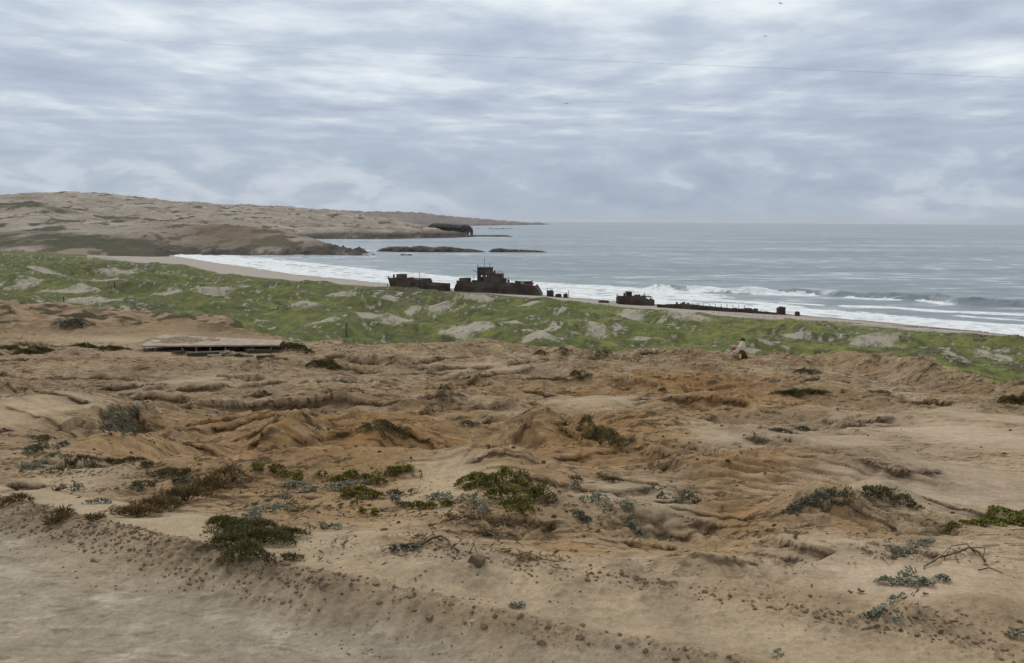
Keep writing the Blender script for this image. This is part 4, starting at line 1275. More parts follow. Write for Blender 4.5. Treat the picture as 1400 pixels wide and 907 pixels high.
def wreck_bow():
    w = Wreck((530, 395.5), (617, 398.2), 18.9, 18.7)
    root = tag(w.root('shipwreck'), 'rusted bow section with a low cut-down waist, leftmost of the beach wrecks', 'shipwreck', 'rusting wreck sections along the beach')
    bm = bmesh.new()
    w.hull(bm, jagged([(530.2, 378.3), (532, 380), (538, 379.8), (551, 380.4), (561, 381.6), (565, 381.2), (572.6, 382.8)], 3, .2, 9), -2.3, 7.6, rake=1.5)
    w.prism(bm, [(530.4, 380.6), (531.2, 381), (537.5, 404), (536.6, 404)], .26, 7.1)
    w.prism(bm, [(572.0, 382.8), (572.7, 382.8), (572.9, 396), (572.2, 396)], .26, 7.1)
    bm_obj('bow', bm, RU_, root)
    bm = bmesh.new()
    w.hull(bm, jagged([(573, 385.2), (580, 385.6), (592, 386.2), (603, 387.0), (608, 388.2), (612, 390.6), (615.5, 395)], 3.5, .25, 12), -2.3, 7.0, off=.3, cut=1)
    bm_obj('hull', bm, RU_, root)
    bm = bmesh.new(); w.box(bm, 582, 386.8, 606, 391.6, .24, .05)
    bm_obj('plate', bm, MAT['rust_pale'], root)
    bm = bmesh.new(); w.box(bm, 532, 381.8, 572, 382.3, .6, 6.4); bm_obj('deck', bm, RU_, root)
    bm = bmesh.new(); w.box(bm, 541.8, 375.4, 550, 382, 2.6, 2.6); w.box(bm, 541.4, 375.1, 550.4, 375.7, 2.5, 2.8); bm_obj('deckhouse', bm, RP_, root)
    bm = bmesh.new()
    w.pole(bm, 538.5, 375.4, 538.5, 381.8, 1.6, .26); w.pole(bm, 531, 378.2, 531, 382, 1.0, .16); w.pole(bm, 555.4, 378.8, 555.4, 382, 1.6, .10); w.box(bm, 558, 379.6, 562, 382.4, 1.2, 1.4); w.pole(bm, 564.6, 379, 564.6, 382, 1, .08)
    bm_split('bollard', bm, RU_, root)
    bm = bmesh.new(); w.pole(bm, 573.5, 372.2, 573.5, 386, 1, .055); bm_split('mast', bm, RU_, root)
    bm = bmesh.new(); w.pole(bm, 529.4, 388, 529.8, 395, -.2, .08); w.pole(bm, 528.8, 390.5, 530.2, 390.4, -.2, .12); bm_obj('anchor_chain', bm, RU_, root)
    bm = bmesh.new(); w.box(bm, 560.5, 386, 567, 391, -.03, .06); o = bm_obj('hole_shape', bm, MAT['dark_rag'], root)  # solid dark panel on the plating, an opening's shade given as colour


def wreck_small():
    w = Wreck((846, 415.4), (894, 418.4), 19.1, 19.55)
    root = tag(w.root('shipwreck'), 'small upright rusted hull with a boxy cabin, left of the long low strip', 'shipwreck', 'rusting wreck sections along the beach')
    bm = bmesh.new()
    w.hull(bm, jagged([(845.4, 405.0), (847, 405), (856, 405), (866, 405), (874, 405.6), (884, 407.6), (884.8, 410), (888, 410), (888.3, 407.2), (891, 408.2), (895, 410.7)], 2.5, .25, 6), -2.0, 5.2, wall=.18)
    w.prism(bm, [(845.4, 405), (846, 405), (848, 418), (847.2, 418)], .2, 4.8)
    w.prism(bm, [(894.4, 410.6), (895.1, 410.7), (893.6, 418), (893, 418)], .2, 4.8)
    bm_obj('hull', bm, RU_, root)
    bm = bmesh.new(); w.box(bm, 847, 406.6, 893, 407, .4, 4.4); bm_obj('deck', bm, RU_, root)
    bm = bmesh.new(); w.box(bm, 856.5, 400, 864, 407, 1.6, 2.2); w.box(bm, 856.1, 399.7, 864.4, 400.2, 1.5, 2.4); bm_obj('cabin', bm, RU_, root)
    bm = bmesh.new(); w.pole(bm, 853.6, 400.7, 853.6, 407, 1.4, .24); w.box(bm, 852.5, 400.9, 854.6, 403, 1.2, .5)
    for px in (868.8, 870.6, 872.6, 874.4): w.pole(bm, px, 402.2 + (px % 1), px, 407, 1.2, .13)
    w.box(bm, 868, 404, 876, 407, 1.2, 1.4); w.box(bm, 878, 404.6, 883, 408, 1.0, 1.2)
    bm_split('bollard', bm, RU_, root)
    bm = bmesh.new(); w.pole(bm, 881.5, 399, 881.5, 408, 1.6, .06); w.pole(bm, 866, 396.5, 867.4, 405, 1.6, .035); w.pole(bm, 881, 401, 878.6, 406, 1.6, .04); bm_split('mast', bm, RU_, root)
    bm = bmesh.new(); w.box(bm, 868.2, 409.8, 870.8, 415.4, -.04, .08); bm_obj('hole_shape', bm, MAT['dark_rag'], root)  # dark panel painted as the shaded inside of a doorway


def wreck_long():
    w = Wreck((897, 420.4), (1062, 431.0), 19.3, 19.7)
    root = tag(w.root('shipwreck'), 'long low strip of broken hull plating half buried along the waterline', 'shipwreck', 'rusting wreck sections along the beach')
    bm = bmesh.new()
    w.hull(bm, jagged([(898, 416.6), (912, 416.2), (925, 415.6), (943, 416.2), (960, 418), (975, 419.4), (992, 421), (1007, 422.1), (1020, 422.3), (1028, 422.8), (1035, 425.3), (1046, 426.2), (1062, 427.6)], 3, .35, 17), -2.0, 4.8, wall=.3)
    bm_obj('hull', bm, RU_, root)
    bm = bmesh.new()
    for x0, y0, x1, y1 in ((924, 413.4, 926, 418), (931.6, 413.8, 933, 418), (934.4, 413.3, 935.8, 418), (939, 414.8, 941, 419), (1030, 422.2, 1035.4, 427), (1003, 421, 1007, 424), (1018, 421.4, 1027, 425)):
        w.box(bm, x0, y0, x1, y1, random.uniform(.4, 2), random.uniform(.4, 1.2))
    bm_split('deck_fitting', bm, RU_, root)
    bm = bmesh.new()
    for px in np.arange(930, 1025, 8):
        p = w.loc(px, 421); box_bm(bm, (p.x, -.03, .5), (.10, .08, 1.8))
    bm_split('hull_frame', bm, RU_, root)
    bm = bmesh.new(); w.box(bm, 958, 419.6, 984, 421.2, -.12, .05); bm_obj('plate', bm, RP_, root)


def lump(name, px0, py0, px1, py1, h, label, seed, mats=None, group='scraps of wreck on the beach', mast=None):
    w = Wreck((px0, py1), (px1, py1 + (px1 - px0) * .02), h)
    root = tag(w.root(name), label, 'wreckage', group)
    r = random.Random(seed)
    bm = bmesh.new()
    w.prism(bm, jagged([(px0, py1 + 2.5), (px0, py0 + (py1 - py0) * .25), (px0 + (px1 - px0) * .3, py0 + (py1 - py0) * .12), (px0 + (px1 - px0) * .45, py0), (px1 - (px1 - px0) * .15, py0 + .4), (px1, py0 + (py1 - py0) * .3), (px1 + .2, py1 + 2.5)], 1.5, .25, seed), 0, (px1 - px0) * .16 + .4)
    bm_obj('plating', bm, RU_, root)
    bm = bmesh.new()
    for k in range(4):
        x = r.uniform(px0, px1 - 1); y = py0 + r.uniform(-.4, 1.0)
        w.box(bm, x, y, x + r.uniform(.8, 2), py1, -.15 + r.uniform(0, .5), .5)
    bm_split('bracket', bm, RU_, root)
    if mast:
        bm = bmesh.new(); w.pole(bm, *mast, .5, .07); bm_split('mast', bm, RU_, root)
    return root


wreck_stern(); wreck_bow(); wreck_small(); wreck_long()
lump('wreckage', 747.4, 397.2, 756, 404.6, 19.4, 'square dark block of wreckage just right of the big wreck', 31)
lump('wreckage', 759, 402.4, 767, 405.6, 19.4, 'low rusty red plate beyond the square block of wreckage', 32)
lump('wreckage', 770, 401.6, 775.6, 406.4, 19.4, 'small rusty stump with a thin upright rod, beside the low red plate', 33, mast=(777.4, 396.8, 777.6, 407))
lump('wreckage', 1063.5, 420.2, 1074, 428.2, 19.4, 'chunky dark machinery block at the end of the long low hull', 34)
lump('wreckage', 1088, 426.4, 1093.6, 430.8, 19.4, 'small dark wreck lump farthest right on the beach', 35)
lump('wreckage', 818, 411.6, 832, 414.4, 19.3, 'low scattered scrap left of the small upright hull', 36)
lump('wreckage', 748.6, 409, 751.6, 411.6, 18.8, 'tiny dark scrap lying on the sand in front of the square block', 37)

# reddish weed thrown up along the tide line
sw_v, sw_f = [], []
for pts in ([(1225, 446), (1290, 450), (1360, 455)], [(1320, 458), (1350, 459), (1378, 460)], [(980, 428), (1060, 434), (1130, 440)], [(1120, 440), (1180, 443)]):
    P = np.array([project(*q, 100)[:2] for q in pts])
    for k in range(190):
        t = random.random() * (len(P) - 1); i = min(int(t), len(P) - 2)
        c = P[i] + (P[i + 1] - P[i]) * (t - i) + np.array([random.gauss(0, .6), random.gauss(0, .9)])
        z = float(ground_z(c[0], c[1])[0]) + .02
        if pts[0][0] < 1200 and random.random() < .55: continue
        s = random.uniform(.08, .28); a = random.random() * 6.28; b = len(sw_v)
        for q in range(5):
            an = a + q * 1.257; rr = s * random.uniform(.5, 1.2); sw_v.append((c[0] + rr * math.cos(an), c[1] + rr * math.sin(an) * .6, z - .02))
        sw_v.append((c[0], c[1], z + s * .35))
        for q in range(5): sw_f.append((b + q, b + (q + 1) % 5, b + 5))
tag(link('seaweed', mesh_np('seaweed', sw_v, sw_f), MAT['seaweed']), kind='stuff')

# ------------------------------------------------------------------ dune grass (nobody could count it)
def grass():
    cand = np.argwhere((veg > .55) & (GY < 300) & (GU > -150) & (GU < 1550))
    w_ = (GY[cand[:, 0], cand[:, 1]]) ** 0.6
    pick = rng.choice(len(cand), 34000, p=w_ / w_.sum())
    r_, c_ = cand[pick].T
    x = GX[r_, c_] + rng.normal(0, .25, len(pick)); y = GY[r_, c_] + rng.normal(0, .35, len(pick)); z = ground_z(x, y)
    s = rng.uniform(.10, .26, len(pick)) * np.clip(.75 + fbm(x / 6, y / 6, 2, 301) * .9, .4, 1.5)
    V, Fc = [], []
    nb = 4
    for b in range(nb):
        a = rng.random(len(pick)) * 2 * np.pi; le = rng.uniform(.4, 1.1, len(pick)) * s
        dx, dy = np.cos(a), np.sin(a); wd = .30 * s
        p0 = np.stack([x - dy * wd, y + dx * wd, z - .03], 1); p1 = np.stack([x + dy * wd, y - dx * wd, z - .03], 1)
        p2 = np.stack([x + dx * le, y + dy * le, z + s * rng.uniform(.45, 1.0, len(pick))], 1)
        V.append(np.stack([p0, p1, p2], 1))
    V = np.stack(V, 1).reshape(-1, 3)
    Fc = np.arange(len(V)).reshape(-1, 3)
    tag(link('dune_grass', mesh_np('dune_grass', V, Fc), MAT['grass']), kind='stuff')


grass()


# ------------------------------------------------------------------ plants of the plateau
def leaf_batch(P, D, L_, Wd, curl=.25):
    """P base points, D unit directions, lengths, widths -> verts, faces; every leaf is a folded diamond"""
    n = len(P)
    up = rng.normal(0, 1, (n, 3)); up[:, 2] += .6
    side = np.cross(D, up); side /= np.linalg.norm(side, axis=1)[:, None] + 1e-9
    nor = np.cross(side, D)
    mid = P + D * (L_ * .55)[:, None]
    l = mid + side * Wd[:, None] + nor * (Wd * curl)[:, None]; r = mid - side * Wd[:, None] + nor * (Wd * curl)[:, None]
    tip = P + D * L_[:, None] - nor * (Wd * curl)[:, None]
    V = np.stack([P, l, tip, r], 1).reshape(-1, 3)
    b = np.arange(n) * 4
    Fc = np.concatenate([np.stack([b, b + 2, b + 1], 1), np.stack([b, b + 3, b + 2], 1)])
    return V, Fc


KINDS = {   # leaf length, width, leaves per square metre of blob, leaf material, upright, stems
    'blue': (.028, .010, 4600, 'blue_leaf', .35, .35), 'blued': (.032, .010, 4600, 'blue_leaf_dark', .4, .6),
    'yellow': (.027, .011, 9000, 'yellow_leaf', .7, .4), 'green': (.038, .0045, 12000, 'green_leaf', .8, .7),
    'olive': (.036, .007, 5200, 'olive_leaf', .7, .7), 'dry': (.060, .005, 6000, 'dry_leaf', .9, 1.0), 'moss': (.030, .010, 7000, 'moss_leaf', .6, .1),
    'dead': (.05, .005, 500, 'dry_leaf', .5, 2.2)}
MAT['moss_leaf'] = mat_leaf('moss_leaf', [(.12, .13, .022), (.17, .175, .03), (.22, .20, .04), (.10, .10, .02)])
PLANTS = []


def plant(name, kind, blobs, label, group, scale=1.0):
    L0, W0, dens, mt, upr, st = KINDS[kind]
    first = project(blobs[0][0], blobs[0][1])
    root = tag(empty(name, tuple(first)), label, 'plant', group)
    org = np.array(first)
    V, Fc = [], []; nv_ = 0
    bm = bmesh.new(); nst = 0; prev_core = None
    for px, py, wpx, hpx in blobs:
        core = None
        c = project(px, py)
        a = wpx / 2 * c[1] / F; hh = hpx * c[1] / F
        mat_like = hpx < wpx * .45
        b = max(a * .55, .05) if not mat_like else max(a * .6, hh * .9)
        far = max(1.0, c[1] / 14.0)
        n = int(dens * a * b * math.pi * 1.6 / far ** 1.35) + 40
        n = min(n, 9000)
        th = rng.random(n) * 2 * np.pi; rr = np.sqrt(rng.random(n))
        lump_ = 1 + .35 * np.sin(th * 3 + rng.random() * 6) + .15 * np.sin(th * 7 + rng.random() * 6)
        x = c[0] + a * rr * np.cos(th) * lump_; y = c[1] + b * (.6 + rr * np.sin(th) * lump_)
        keep = fbm(x * 5 / far, y * 5 / far, 2, int(abs(px)) % 97) > (-.28 if kind in ('green', 'moss', 'dry') else -.12)
        x, y, rr, th = x[keep], y[keep], rr[keep], th[keep]; n = len(x)
        if n == 0: continue
        dome = np.sqrt(np.clip(1 - rr ** 2, 0, 1))
        zt = hh * (.55 if mat_like else .62) * dome * (.45 + .75 * rng.random(n) ** .6) * (1 + .5 * fbm(x * 6 / far, y * 6 / far, 2, 17))
        z = ground_z(x, y) + np.maximum(zt, 0) + .004
        D = np.stack([np.cos(th) * rr * .8 + rng.normal(0, .45, n), np.sin(th) * rr * .8 + rng.normal(0, .45, n), upr * (.3 + rng.random(n)) + .0 * n], 1)
        D /= np.linalg.norm(D, axis=1)[:, None]
        sc = far ** .72 * scale
        Ll = L0 * sc * rng.uniform(.6, 1.35, n); Ww = W0 * sc * rng.uniform(.7, 1.3, n)
        v, f = leaf_batch(np.stack([x, y, z], 1) - org, D, Ll, Ww)
        V.append(v); Fc.append(f + nv_); nv_ += len(v)
        # stems
        k = int(st * (6 + 30 * a / far))
        for _ in range(min(k, 40)):
            an = random.random() * 6.28; r2 = random.uniform(.3, 1.0)
            x0, y0 = c[0] + a * .15 * random.gauss(0, 1), c[1] + b * (.6 + .15 * random.gauss(0, 1))
            x1, y1 = c[0] + a * r2 * math.cos(an), c[1] + b * (.6 + r2 * math.sin(an))
            z0 = float(ground_z(x0, y0)[0]) - .02; z1 = float(ground_z(x1, y1)[0]) + hh * random.uniform(.1, .55) * math.sqrt(max(0, 1 - r2 * r2)) + .01
            xm, ym = (x0 + x1) / 2 + random.gauss(0, a * .12), (y0 + y1) / 2 + random.gauss(0, b * .12)
            zm = max((z0 + z1) / 2 + hh * .15, float(ground_z(xm, ym)[0]) + .005)
            rad = .0045 * far ** .8
            S0 = Vector(core if core is not None else (x0, y0, z0))
            core = tuple(S0)
            tube_bm(bm, [S0 - Vector(org), (S0 * .6 + Vector((xm, ym, zm)) * .4) - Vector(org), Vector((xm, ym, zm)) - Vector(org), Vector((x1, y1, z1)) - Vector(org)], [0, rad * 1.4, rad, rad * .5], 4, cap=False); nst += 1
        if core is not None:
            if prev_core is not None:
                m_ = (Vector(prev_core) + Vector(core)) / 2; m_.z = float(ground_z(m_.x, m_.y)[0]) + .005
                tube_bm(bm, [Vector(prev_core) - Vector(org), m_ * .5 + Vector(prev_core) * .5 - Vector(org), m_ - Vector(org), m_ * .5 + Vector(core) * .5 - Vector(org), Vector(core) - Vector(org)], [0, .004 * far, .005 * far, .004 * far, 0], 4, cap=False)
            prev_core = core
    if V: link('foliage', mesh_np('foliage', np.concatenate(V), np.concatenate(Fc), smooth=False), MAT[mt], root)
    if nst:
        bmesh.ops.remove_doubles(bm, verts=bm.verts[:], dist=1e-5)
        bm_obj('stem', bm, MAT['stem'], root)
    else: bm.free()
    return root


G_B = 'blue-green creeping plants on the sand'; G_Y = 'yellow-green succulent clumps'; G_S = 'scrubby bushes on the bare plateau'; G_D = 'dry brown plants'
plant('shrub', 'blued', [(160, 588, 50, 34), (185, 580, 44, 30), (150, 596, 40, 20), (185, 597, 34, 16)], 'dark blue-leaved shrub filling a shadowed hollow in the bank on the left', G_S)
plant('shrub', 'green', [(310, 752, 60, 26), (335, 768, 60, 26), (362, 745, 80, 26), (305, 724, 56, 20), (338, 728, 70, 20), (388, 738, 50, 18), (322, 738, 70, 22)], 'large dark green bush spilling over the sand beside the road berm', G_S)
plant('dry_shrub', 'dry', [(180, 708, 60, 12), (215, 698, 60, 18), (250, 688, 60, 26), (285, 676, 56, 28), (315, 662, 50, 26)], 'long brown dry shrub strip slanting down the slope behind the dark green bush', G_D)
plant('creeper', 'blue', [(360, 702, 40, 12), (385, 696, 40, 10), (345, 710, 30, 10)], 'blue-green mat growing over the top of the dark green bush', G_B)
plant('creeper', 'blue', [(430, 724, 24, 14), (452, 724, 26, 7)], 'small bright grey-blue tuft just right of the dark green bush', G_B)
plant('low_bush', 'olive', [(372, 772, 36, 10), (395, 768, 36, 8)], 'low olive sprig at the foot of the dark green bush', G_S)
plant('creeper', 'blue', [(400, 668, 50, 8), (385, 680, 30, 8), (425, 672, 30, 8)], 'grey-blue runners on the sand above the dark green bush', G_B)
plant('succulent', 'yellow', [(345, 646, 30, 8), (370, 648, 30, 10), (395, 655, 30, 12), (408, 660, 16, 14)], 'yellow-green succulents at the left end of the sandy crest', G_Y)
plant('succulent', 'yellow', [(443, 655, 24, 14), (462, 662, 24, 12), (480, 658, 26, 14)], 'row of yellow-green clumps above the grey-blue band on the crest', G_Y)
plant('succulent', 'yellow', [(500, 660, 24, 14), (522, 654, 28, 18), (518, 664, 24, 12), (534, 652, 14, 12)], 'thick yellow-green clump at the middle of the sandy crest', G_Y)
plant('succulent', 'yellow', [(544, 650, 14, 12), (543, 658, 9, 9), (555, 646, 20, 7), (575, 656, 9, 16)], 'thin yellow-green tufts trailing down the bare crest, right of the thick clump', G_Y)
plant('creeper', 'blue', [(468, 666, 30, 8), (492, 664, 30, 8), (458, 672, 20, 8)], 'grey-blue band between the two rows of yellow clumps', G_B)
plant('succulent', 'yellow', [(462, 676, 40, 14), (490, 676, 40, 12), (512, 682, 20, 12), (478, 680, 30, 10)], 'long olive-yellow clump below the grey-blue band', G_Y)
plant('succulent', 'yellow', [(482, 692, 10, 12), (493, 688, 9, 10), (460, 700, 14, 12), (469, 706, 12, 12)], 'scattered single yellow sprigs on the slope below the long clump', G_Y)
plant('succulent', 'yellow', [(492, 703, 12, 7), (512, 706, 8, 12)], 'two tiny olive sprigs lowest on the sandy slope', G_Y)
plant('creeper', 'blued', [(540, 678, 20, 9), (567, 676, 14, 9), (543, 688, 20, 10), (552, 693, 16, 6)], 'dull blue-green tufts on the bare sand below the crest', G_B)
plant('succulent', 'yellow', [(572, 696, 24, 12), (587, 696, 16, 12)], 'short yellow clump left of the pale grey-blue mat', G_Y)
plant('creeper', 'blue', [(600, 684, 34, 12), (625, 690, 40, 14), (650, 694, 40, 10), (660, 703, 16, 12)], 'palest grey-blue mat, below the yellow bush', G_B)
plant('succulent', 'yellow', [(648, 664, 40, 20), (668, 668, 40, 20), (694, 668, 54, 28), (668, 684, 34, 20), (690, 686, 46, 26), (708, 696, 40, 24), (728, 684, 40, 22), (715, 706, 34, 20), (640, 670, 14, 10), (612, 692, 22, 7)], 'biggest yellow-green bush, on the sandy crest above the hanging dead stems', G_Y)
plant('shrub', 'olive', [(712, 664, 40, 18), (738, 680, 36, 24), (752, 690, 24, 18), (740, 700, 24, 14)], 'brown-green scrub behind the right side of the biggest yellow bush', G_S)
plant('dead_shrub', 'dead', [(620, 712, 40, 16), (650, 716, 60, 22), (690, 722, 50, 22), (668, 736, 40, 12)], 'tangle of dead brown stems hanging under the biggest yellow bush', G_D)
plant('creeper', 'blued', [(45, 620, 34, 14), (62, 614, 30, 12)], 'blue-green cushion on the far left bank', G_B)
plant('creeper', 'blued', [(86, 612, 20, 9)], 'small blue-green cushion right of the far left one', G_B)
plant('creeper', 'blue', [(40, 642, 36, 9), (62, 634, 34, 7), (20, 636, 24, 8)], 'thin grey-blue mat under the far left cushions', G_B)
plant('low_bush', 'olive', [(72, 648, 30, 9), (95, 640, 34, 9), (118, 636, 30, 8)], 'olive strip along the ridge of the left sand dune', G_S)
plant('low_bush', 'olive', [(150, 634, 40, 5), (172, 634, 40, 7), (195, 640, 30, 6)], 'flat olive strip right of the dune ridge strip', G_S)
plant('shrub', 'blued', [(98, 672, 25, 16)], 'round blue-green dome alone on the left sand slope', G_S)
plant('dead_shrub', 'dead', [(76, 672, 24, 12)], 'bare brown twigs beside the round blue-green dome', G_D)
plant('creeper', 'blue', [(132, 689, 32, 8)], 'bright blue tuft near the start of the dry brown strip', G_B)
plant('dry_shrub', 'dry', [(20, 688, 34, 10)], 'reddish brown dry cushion on the cloddy berm at far left', G_D)
plant('dry_shrub', 'dry', [(75, 718, 30, 7), (85, 705, 20, 6), (130, 712, 20, 6)], 'thin dry sprigs on top of the clods at the left', G_D)
plant('low_bush', 'olive', [(225, 652, 40, 7), (190, 668, 40, 7), (255, 650, 20, 8)], 'faint olive creepers on the slope above the dry brown strip', G_S)
plant('creeper', 'blued', [(240, 662, 40, 7), (180, 672, 30, 5)], 'grey creepers just above the dry brown strip', G_B)
plant('shrub', 'green', [(805, 596, 30, 22), (818, 604, 36, 28), (834, 610, 32, 26), (845, 614, 22, 16)], 'dark green bush in the hollow of the orange slope', G_S)
plant('dead_shrub', 'dead', [(770, 588, 36, 18), (790, 592, 24, 14)], 'dark twigs on the lip left of the hollow bush', G_D)
plant('dead_shrub', 'dead', [(862, 606, 26, 20), (856, 616, 20, 12)], 'pale dry stems on the right side of the hollow bush', G_D)
plant('creeper', 'blue', [(787, 672, 16, 12), (803, 676, 28, 10), (818, 686, 20, 12), (800, 690, 14, 14)], 'blue-green runner across the sand lip right of the yellow bush', G_B)
plant('creeper', 'blue', [(827, 696, 20, 12), (827, 706, 12, 16)], 'short blue-green runner hanging down the smooth sand face', G_B)
plant('creeper', 'blue', [(858, 698, 14, 12), (861, 710, 12, 16), (865, 724, 10, 14), (874, 730, 18, 4)], 'longest hanging blue-green runner, on the smooth sand face', G_B)
plant('creeper', 'blued', [(792, 710, 18, 12), (800, 714, 12, 6)], 'dull little tuft below the hanging runners', G_B)
plant('low_bush', 'olive', [(836, 660, 22, 8), (788, 660, 16, 8)], 'small mustard sprigs above the hanging runners', G_S)
plant('creeper', 'blued', [(918, 682, 40, 16), (936, 688, 30, 14), (900, 672, 20, 8)], 'broad blue-green tuft on the sand left of the orange rills', G_B)
plant('dry_shrub', 'dead', [(952, 690, 24, 14)], 'brown dry end of the broad blue-green tuft', G_D)
plant('creeper', 'blued', [(1085, 702, 24, 8), (1100, 692, 30, 7), (1130, 694, 40, 6)], 'grey creeper arched over a lump of orange clay', G_B)
plant('shrub', 'olive', [(1190, 682, 44, 14), (1215, 686, 50, 16), (1240, 694, 40, 14), (1160, 684, 36, 8)], 'olive brown scrub heap on the right slope', G_S)
plant('moss_mat', 'moss', [(1400, 720, 70, 14), (1375, 716, 60, 12), (1345, 720, 50, 7), (1420, 712, 60, 16), (1300, 724, 24, 5)], 'bright moss-green mat, the only one, on the smooth sand at far right', G_S)
plant('creeper', 'blue', [(1232, 760, 28, 10), (1252, 752, 26, 10), (1270, 746, 24, 7)], 'blue-green sprig nearest the moss-green mat', G_B)
plant('creeper', 'blue', [(1215, 800, 28, 10), (1236, 796, 34, 14), (1256, 786, 30, 12), (1248, 802, 24, 9)], 'largest blue-green sprig on the right sand, at the end of the dead branch', G_B)
plant('creeper', 'blue', [(1232, 822, 28, 5), (1250, 816, 26, 7), (1268, 802, 18, 10)], 'thin trailing sprig below the largest right-hand one', G_B)
plant('creeper', 'blue', [(1290, 796, 20, 8)], 'tiny pale tuft right of the trailing sprig', G_B)
plant('creeper', 'blue', [(1195, 846, 26, 9), (1216, 844, 34, 12), (1236, 850, 24, 6)], 'blue-green sprig capping a small sand hump by the second berm', G_B)
plant('creeper', 'blue', [(1393, 872, 24, 10)], 'blue-green tuft beyond the second berm, nearest the right-hand road', G_B)
plant('creeper', 'blue', [(1068, 899, 20, 8)], 'pale tuft in the smooth sand between the berms, the nearest one', G_B)
plant('creeper', 'blue', [(706, 832, 16, 6)], 'tiny tuft on the smooth sand right of the first berm', G_B)
plant('creeper', 'blued', [(555, 754, 36, 8), (566, 756, 22, 10)], 'dark blue tuft at the left end of the fallen branch', G_B)
plant('creeper', 'blued', [(1165, 812, 24, 5)], 'small sprig left of the largest right-hand one', G_B)
plant('shrub', 'olive', [(605, 542, 28, 12), (624, 544, 22, 10)], 'pair of grey bushes on the rise past the long dark ledge', G_S)
plant('shrub', 'olive', [(508, 590, 36, 12), (535, 592, 40, 10)], 'olive scrub hanging over the middle of the orange basin', G_S)
plant('shrub', 'blued', [(640, 584, 26, 9), (668, 580, 16, 7)], 'grey tufts right of the orange basin', G_S)
plant('shrub', 'green', [(440, 502, 40, 12), (455, 506, 26, 8)], 'dark bush on the flat in front of the concrete slab, to its right', G_S)
plant('shrub', 'green', [(400, 480, 36, 14), (418, 484, 20, 10)], 'dark grassy clump at the right end of the concrete slab', G_S)
plant('shrub', 'olive', [(790, 517, 26, 9)], 'small rounded tussock alone on the middle terrace', G_S)
plant('shrub', 'olive', [(828, 488, 16, 12), (820, 492, 20, 10)], 'dark tussock near the plateau edge left of the rubbish', G_S)
plant('shrub', 'olive', [(770, 487, 20, 10), (740, 486, 18, 9)], 'pair of small tussocks at the plateau edge in the middle', G_S)
plant('shrub', 'olive', [(863, 494, 14, 6), (905, 535, 14, 6)], 'two tiny tussocks left of the long overhang', G_S)
plant('shrub', 'blued', [(1105, 513, 32, 10)], 'blue-grey cushion just left of the big earth mound', G_S)
plant('shrub', 'green', [(1085, 542, 44, 8), (1115, 540, 36, 10)], 'green strip under the big earth mound, to its left', G_S)
plant('shrub', 'blued', [(95, 448, 46, 10)], 'dark bush on the smooth dune behind the slab', G_S)
plant('shrub', 'green', [(25, 484, 50, 9), (55, 482, 30, 7)], 'green bushes at far left, level with the slab', G_S)
plant('shrub', 'green', [(115, 476, 30, 9), (150, 480, 36, 9)], 'green bushes just left of the concrete slab', G_S)
plant('shrub', 'green', [(1385, 552, 36, 13), (1400, 550, 20, 12)], 'dark bush beside the pale sand track at far right', G_S)
plant('shrub', 'olive', [(320, 488, 30, 8), (250, 486, 30, 9)], 'grey weeds growing through the rubble before the slab', G_S)
plant('shrub', 'blued', [(1070, 592, 40, 7), (1100, 590, 24, 8)], 'grey tuft on the pale slope under the green strip', G_S)
plant('shrub', 'olive', [(60, 602, 24, 8), (52, 605, 20, 10)], 'dark sprig above the far left cushion', G_S)


# dead twigs and sprigs lying about between the plants, past counting
def litter(name, n, centre, rx, ry, material, seed, lmin, lmax):
    r = np.random.default_rng(seed)
    p = [project(*q) for q in centre]; V, Fc = [], []
    k = r.integers(0, len(p), n)
    c = np.array(p)[k]; a = np.array(rx)[k] * c[:, 1] / F
    b = np.array(ry)[k] * c[:, 1] ** 2 / (F * 2.9)
    x = c[:, 0] + a * r.normal(0, .55, n); y = c[:, 1] + b * r.normal(0, .55, n); y = np.maximum(y, 5)
    kp = fbm(x * 1.6, y * 2.0, 3, seed) > -.02
    x, y = x[kp], y[kp]; n = len(x)
    z = ground_z(x, y); L_ = r.uniform(lmin, lmax, n) * (r.random(n) ** 1.5 + .3) * (y / 10) ** .5; an = r.normal(0, .7, n) + (r.random(n) < .3) * 1.5
    D = np.stack([np.cos(an), np.sin(an), r.uniform(-.05, .45, n)], 1)
    v, f = leaf_batch(np.stack([x, y, z + .004], 1), D, L_, L_ * .11, .5)
    tag(link(name, mesh_np(name, v, f, smooth=False), MAT[material]), kind='stuff')


litter('plant_litter', 5200, [(430, 690), (560, 690), (660, 725), (540, 740), (380, 700), (820, 700), (700, 760)], [90, 90, 90, 120, 70, 80, 90], [26, 30, 26, 24, 30, 24, 20], 'dry_leaf', 501, .02, .09)
litter('plant_litter', 3400, [(80, 650), (200, 660), (60, 620), (160, 700), (260, 640)], [90, 90, 60, 70, 70], [26, 22, 14, 14, 18], 'dry_leaf', 502, .02, .09)
litter('plant_litter', 3000, [(1250, 760), (1240, 840), (1100, 730), (1190, 690), (1000, 760)], [90, 120, 110, 70, 110], [22, 18, 20, 14, 22], 'dry_leaf', 503, .015, .07)
litter('plant_litter', 4200, [(470, 668), (540, 668), (620, 690), (690, 690), (400, 670), (830, 690)], [60, 50, 60, 60, 60, 60], [20, 20, 16, 22, 20, 20], 'olive_leaf', 504, .015, .05)


litter('scrub', 2600, [(560, 466), (640, 464), (740, 476), (840, 480), (920, 482), (1080, 486), (450, 470), (1320, 522)], [50, 50, 50, 50, 40, 40, 30, 40], [5, 5, 5, 5, 5, 5, 5, 5], 'olive_leaf', 505, .05, .16)


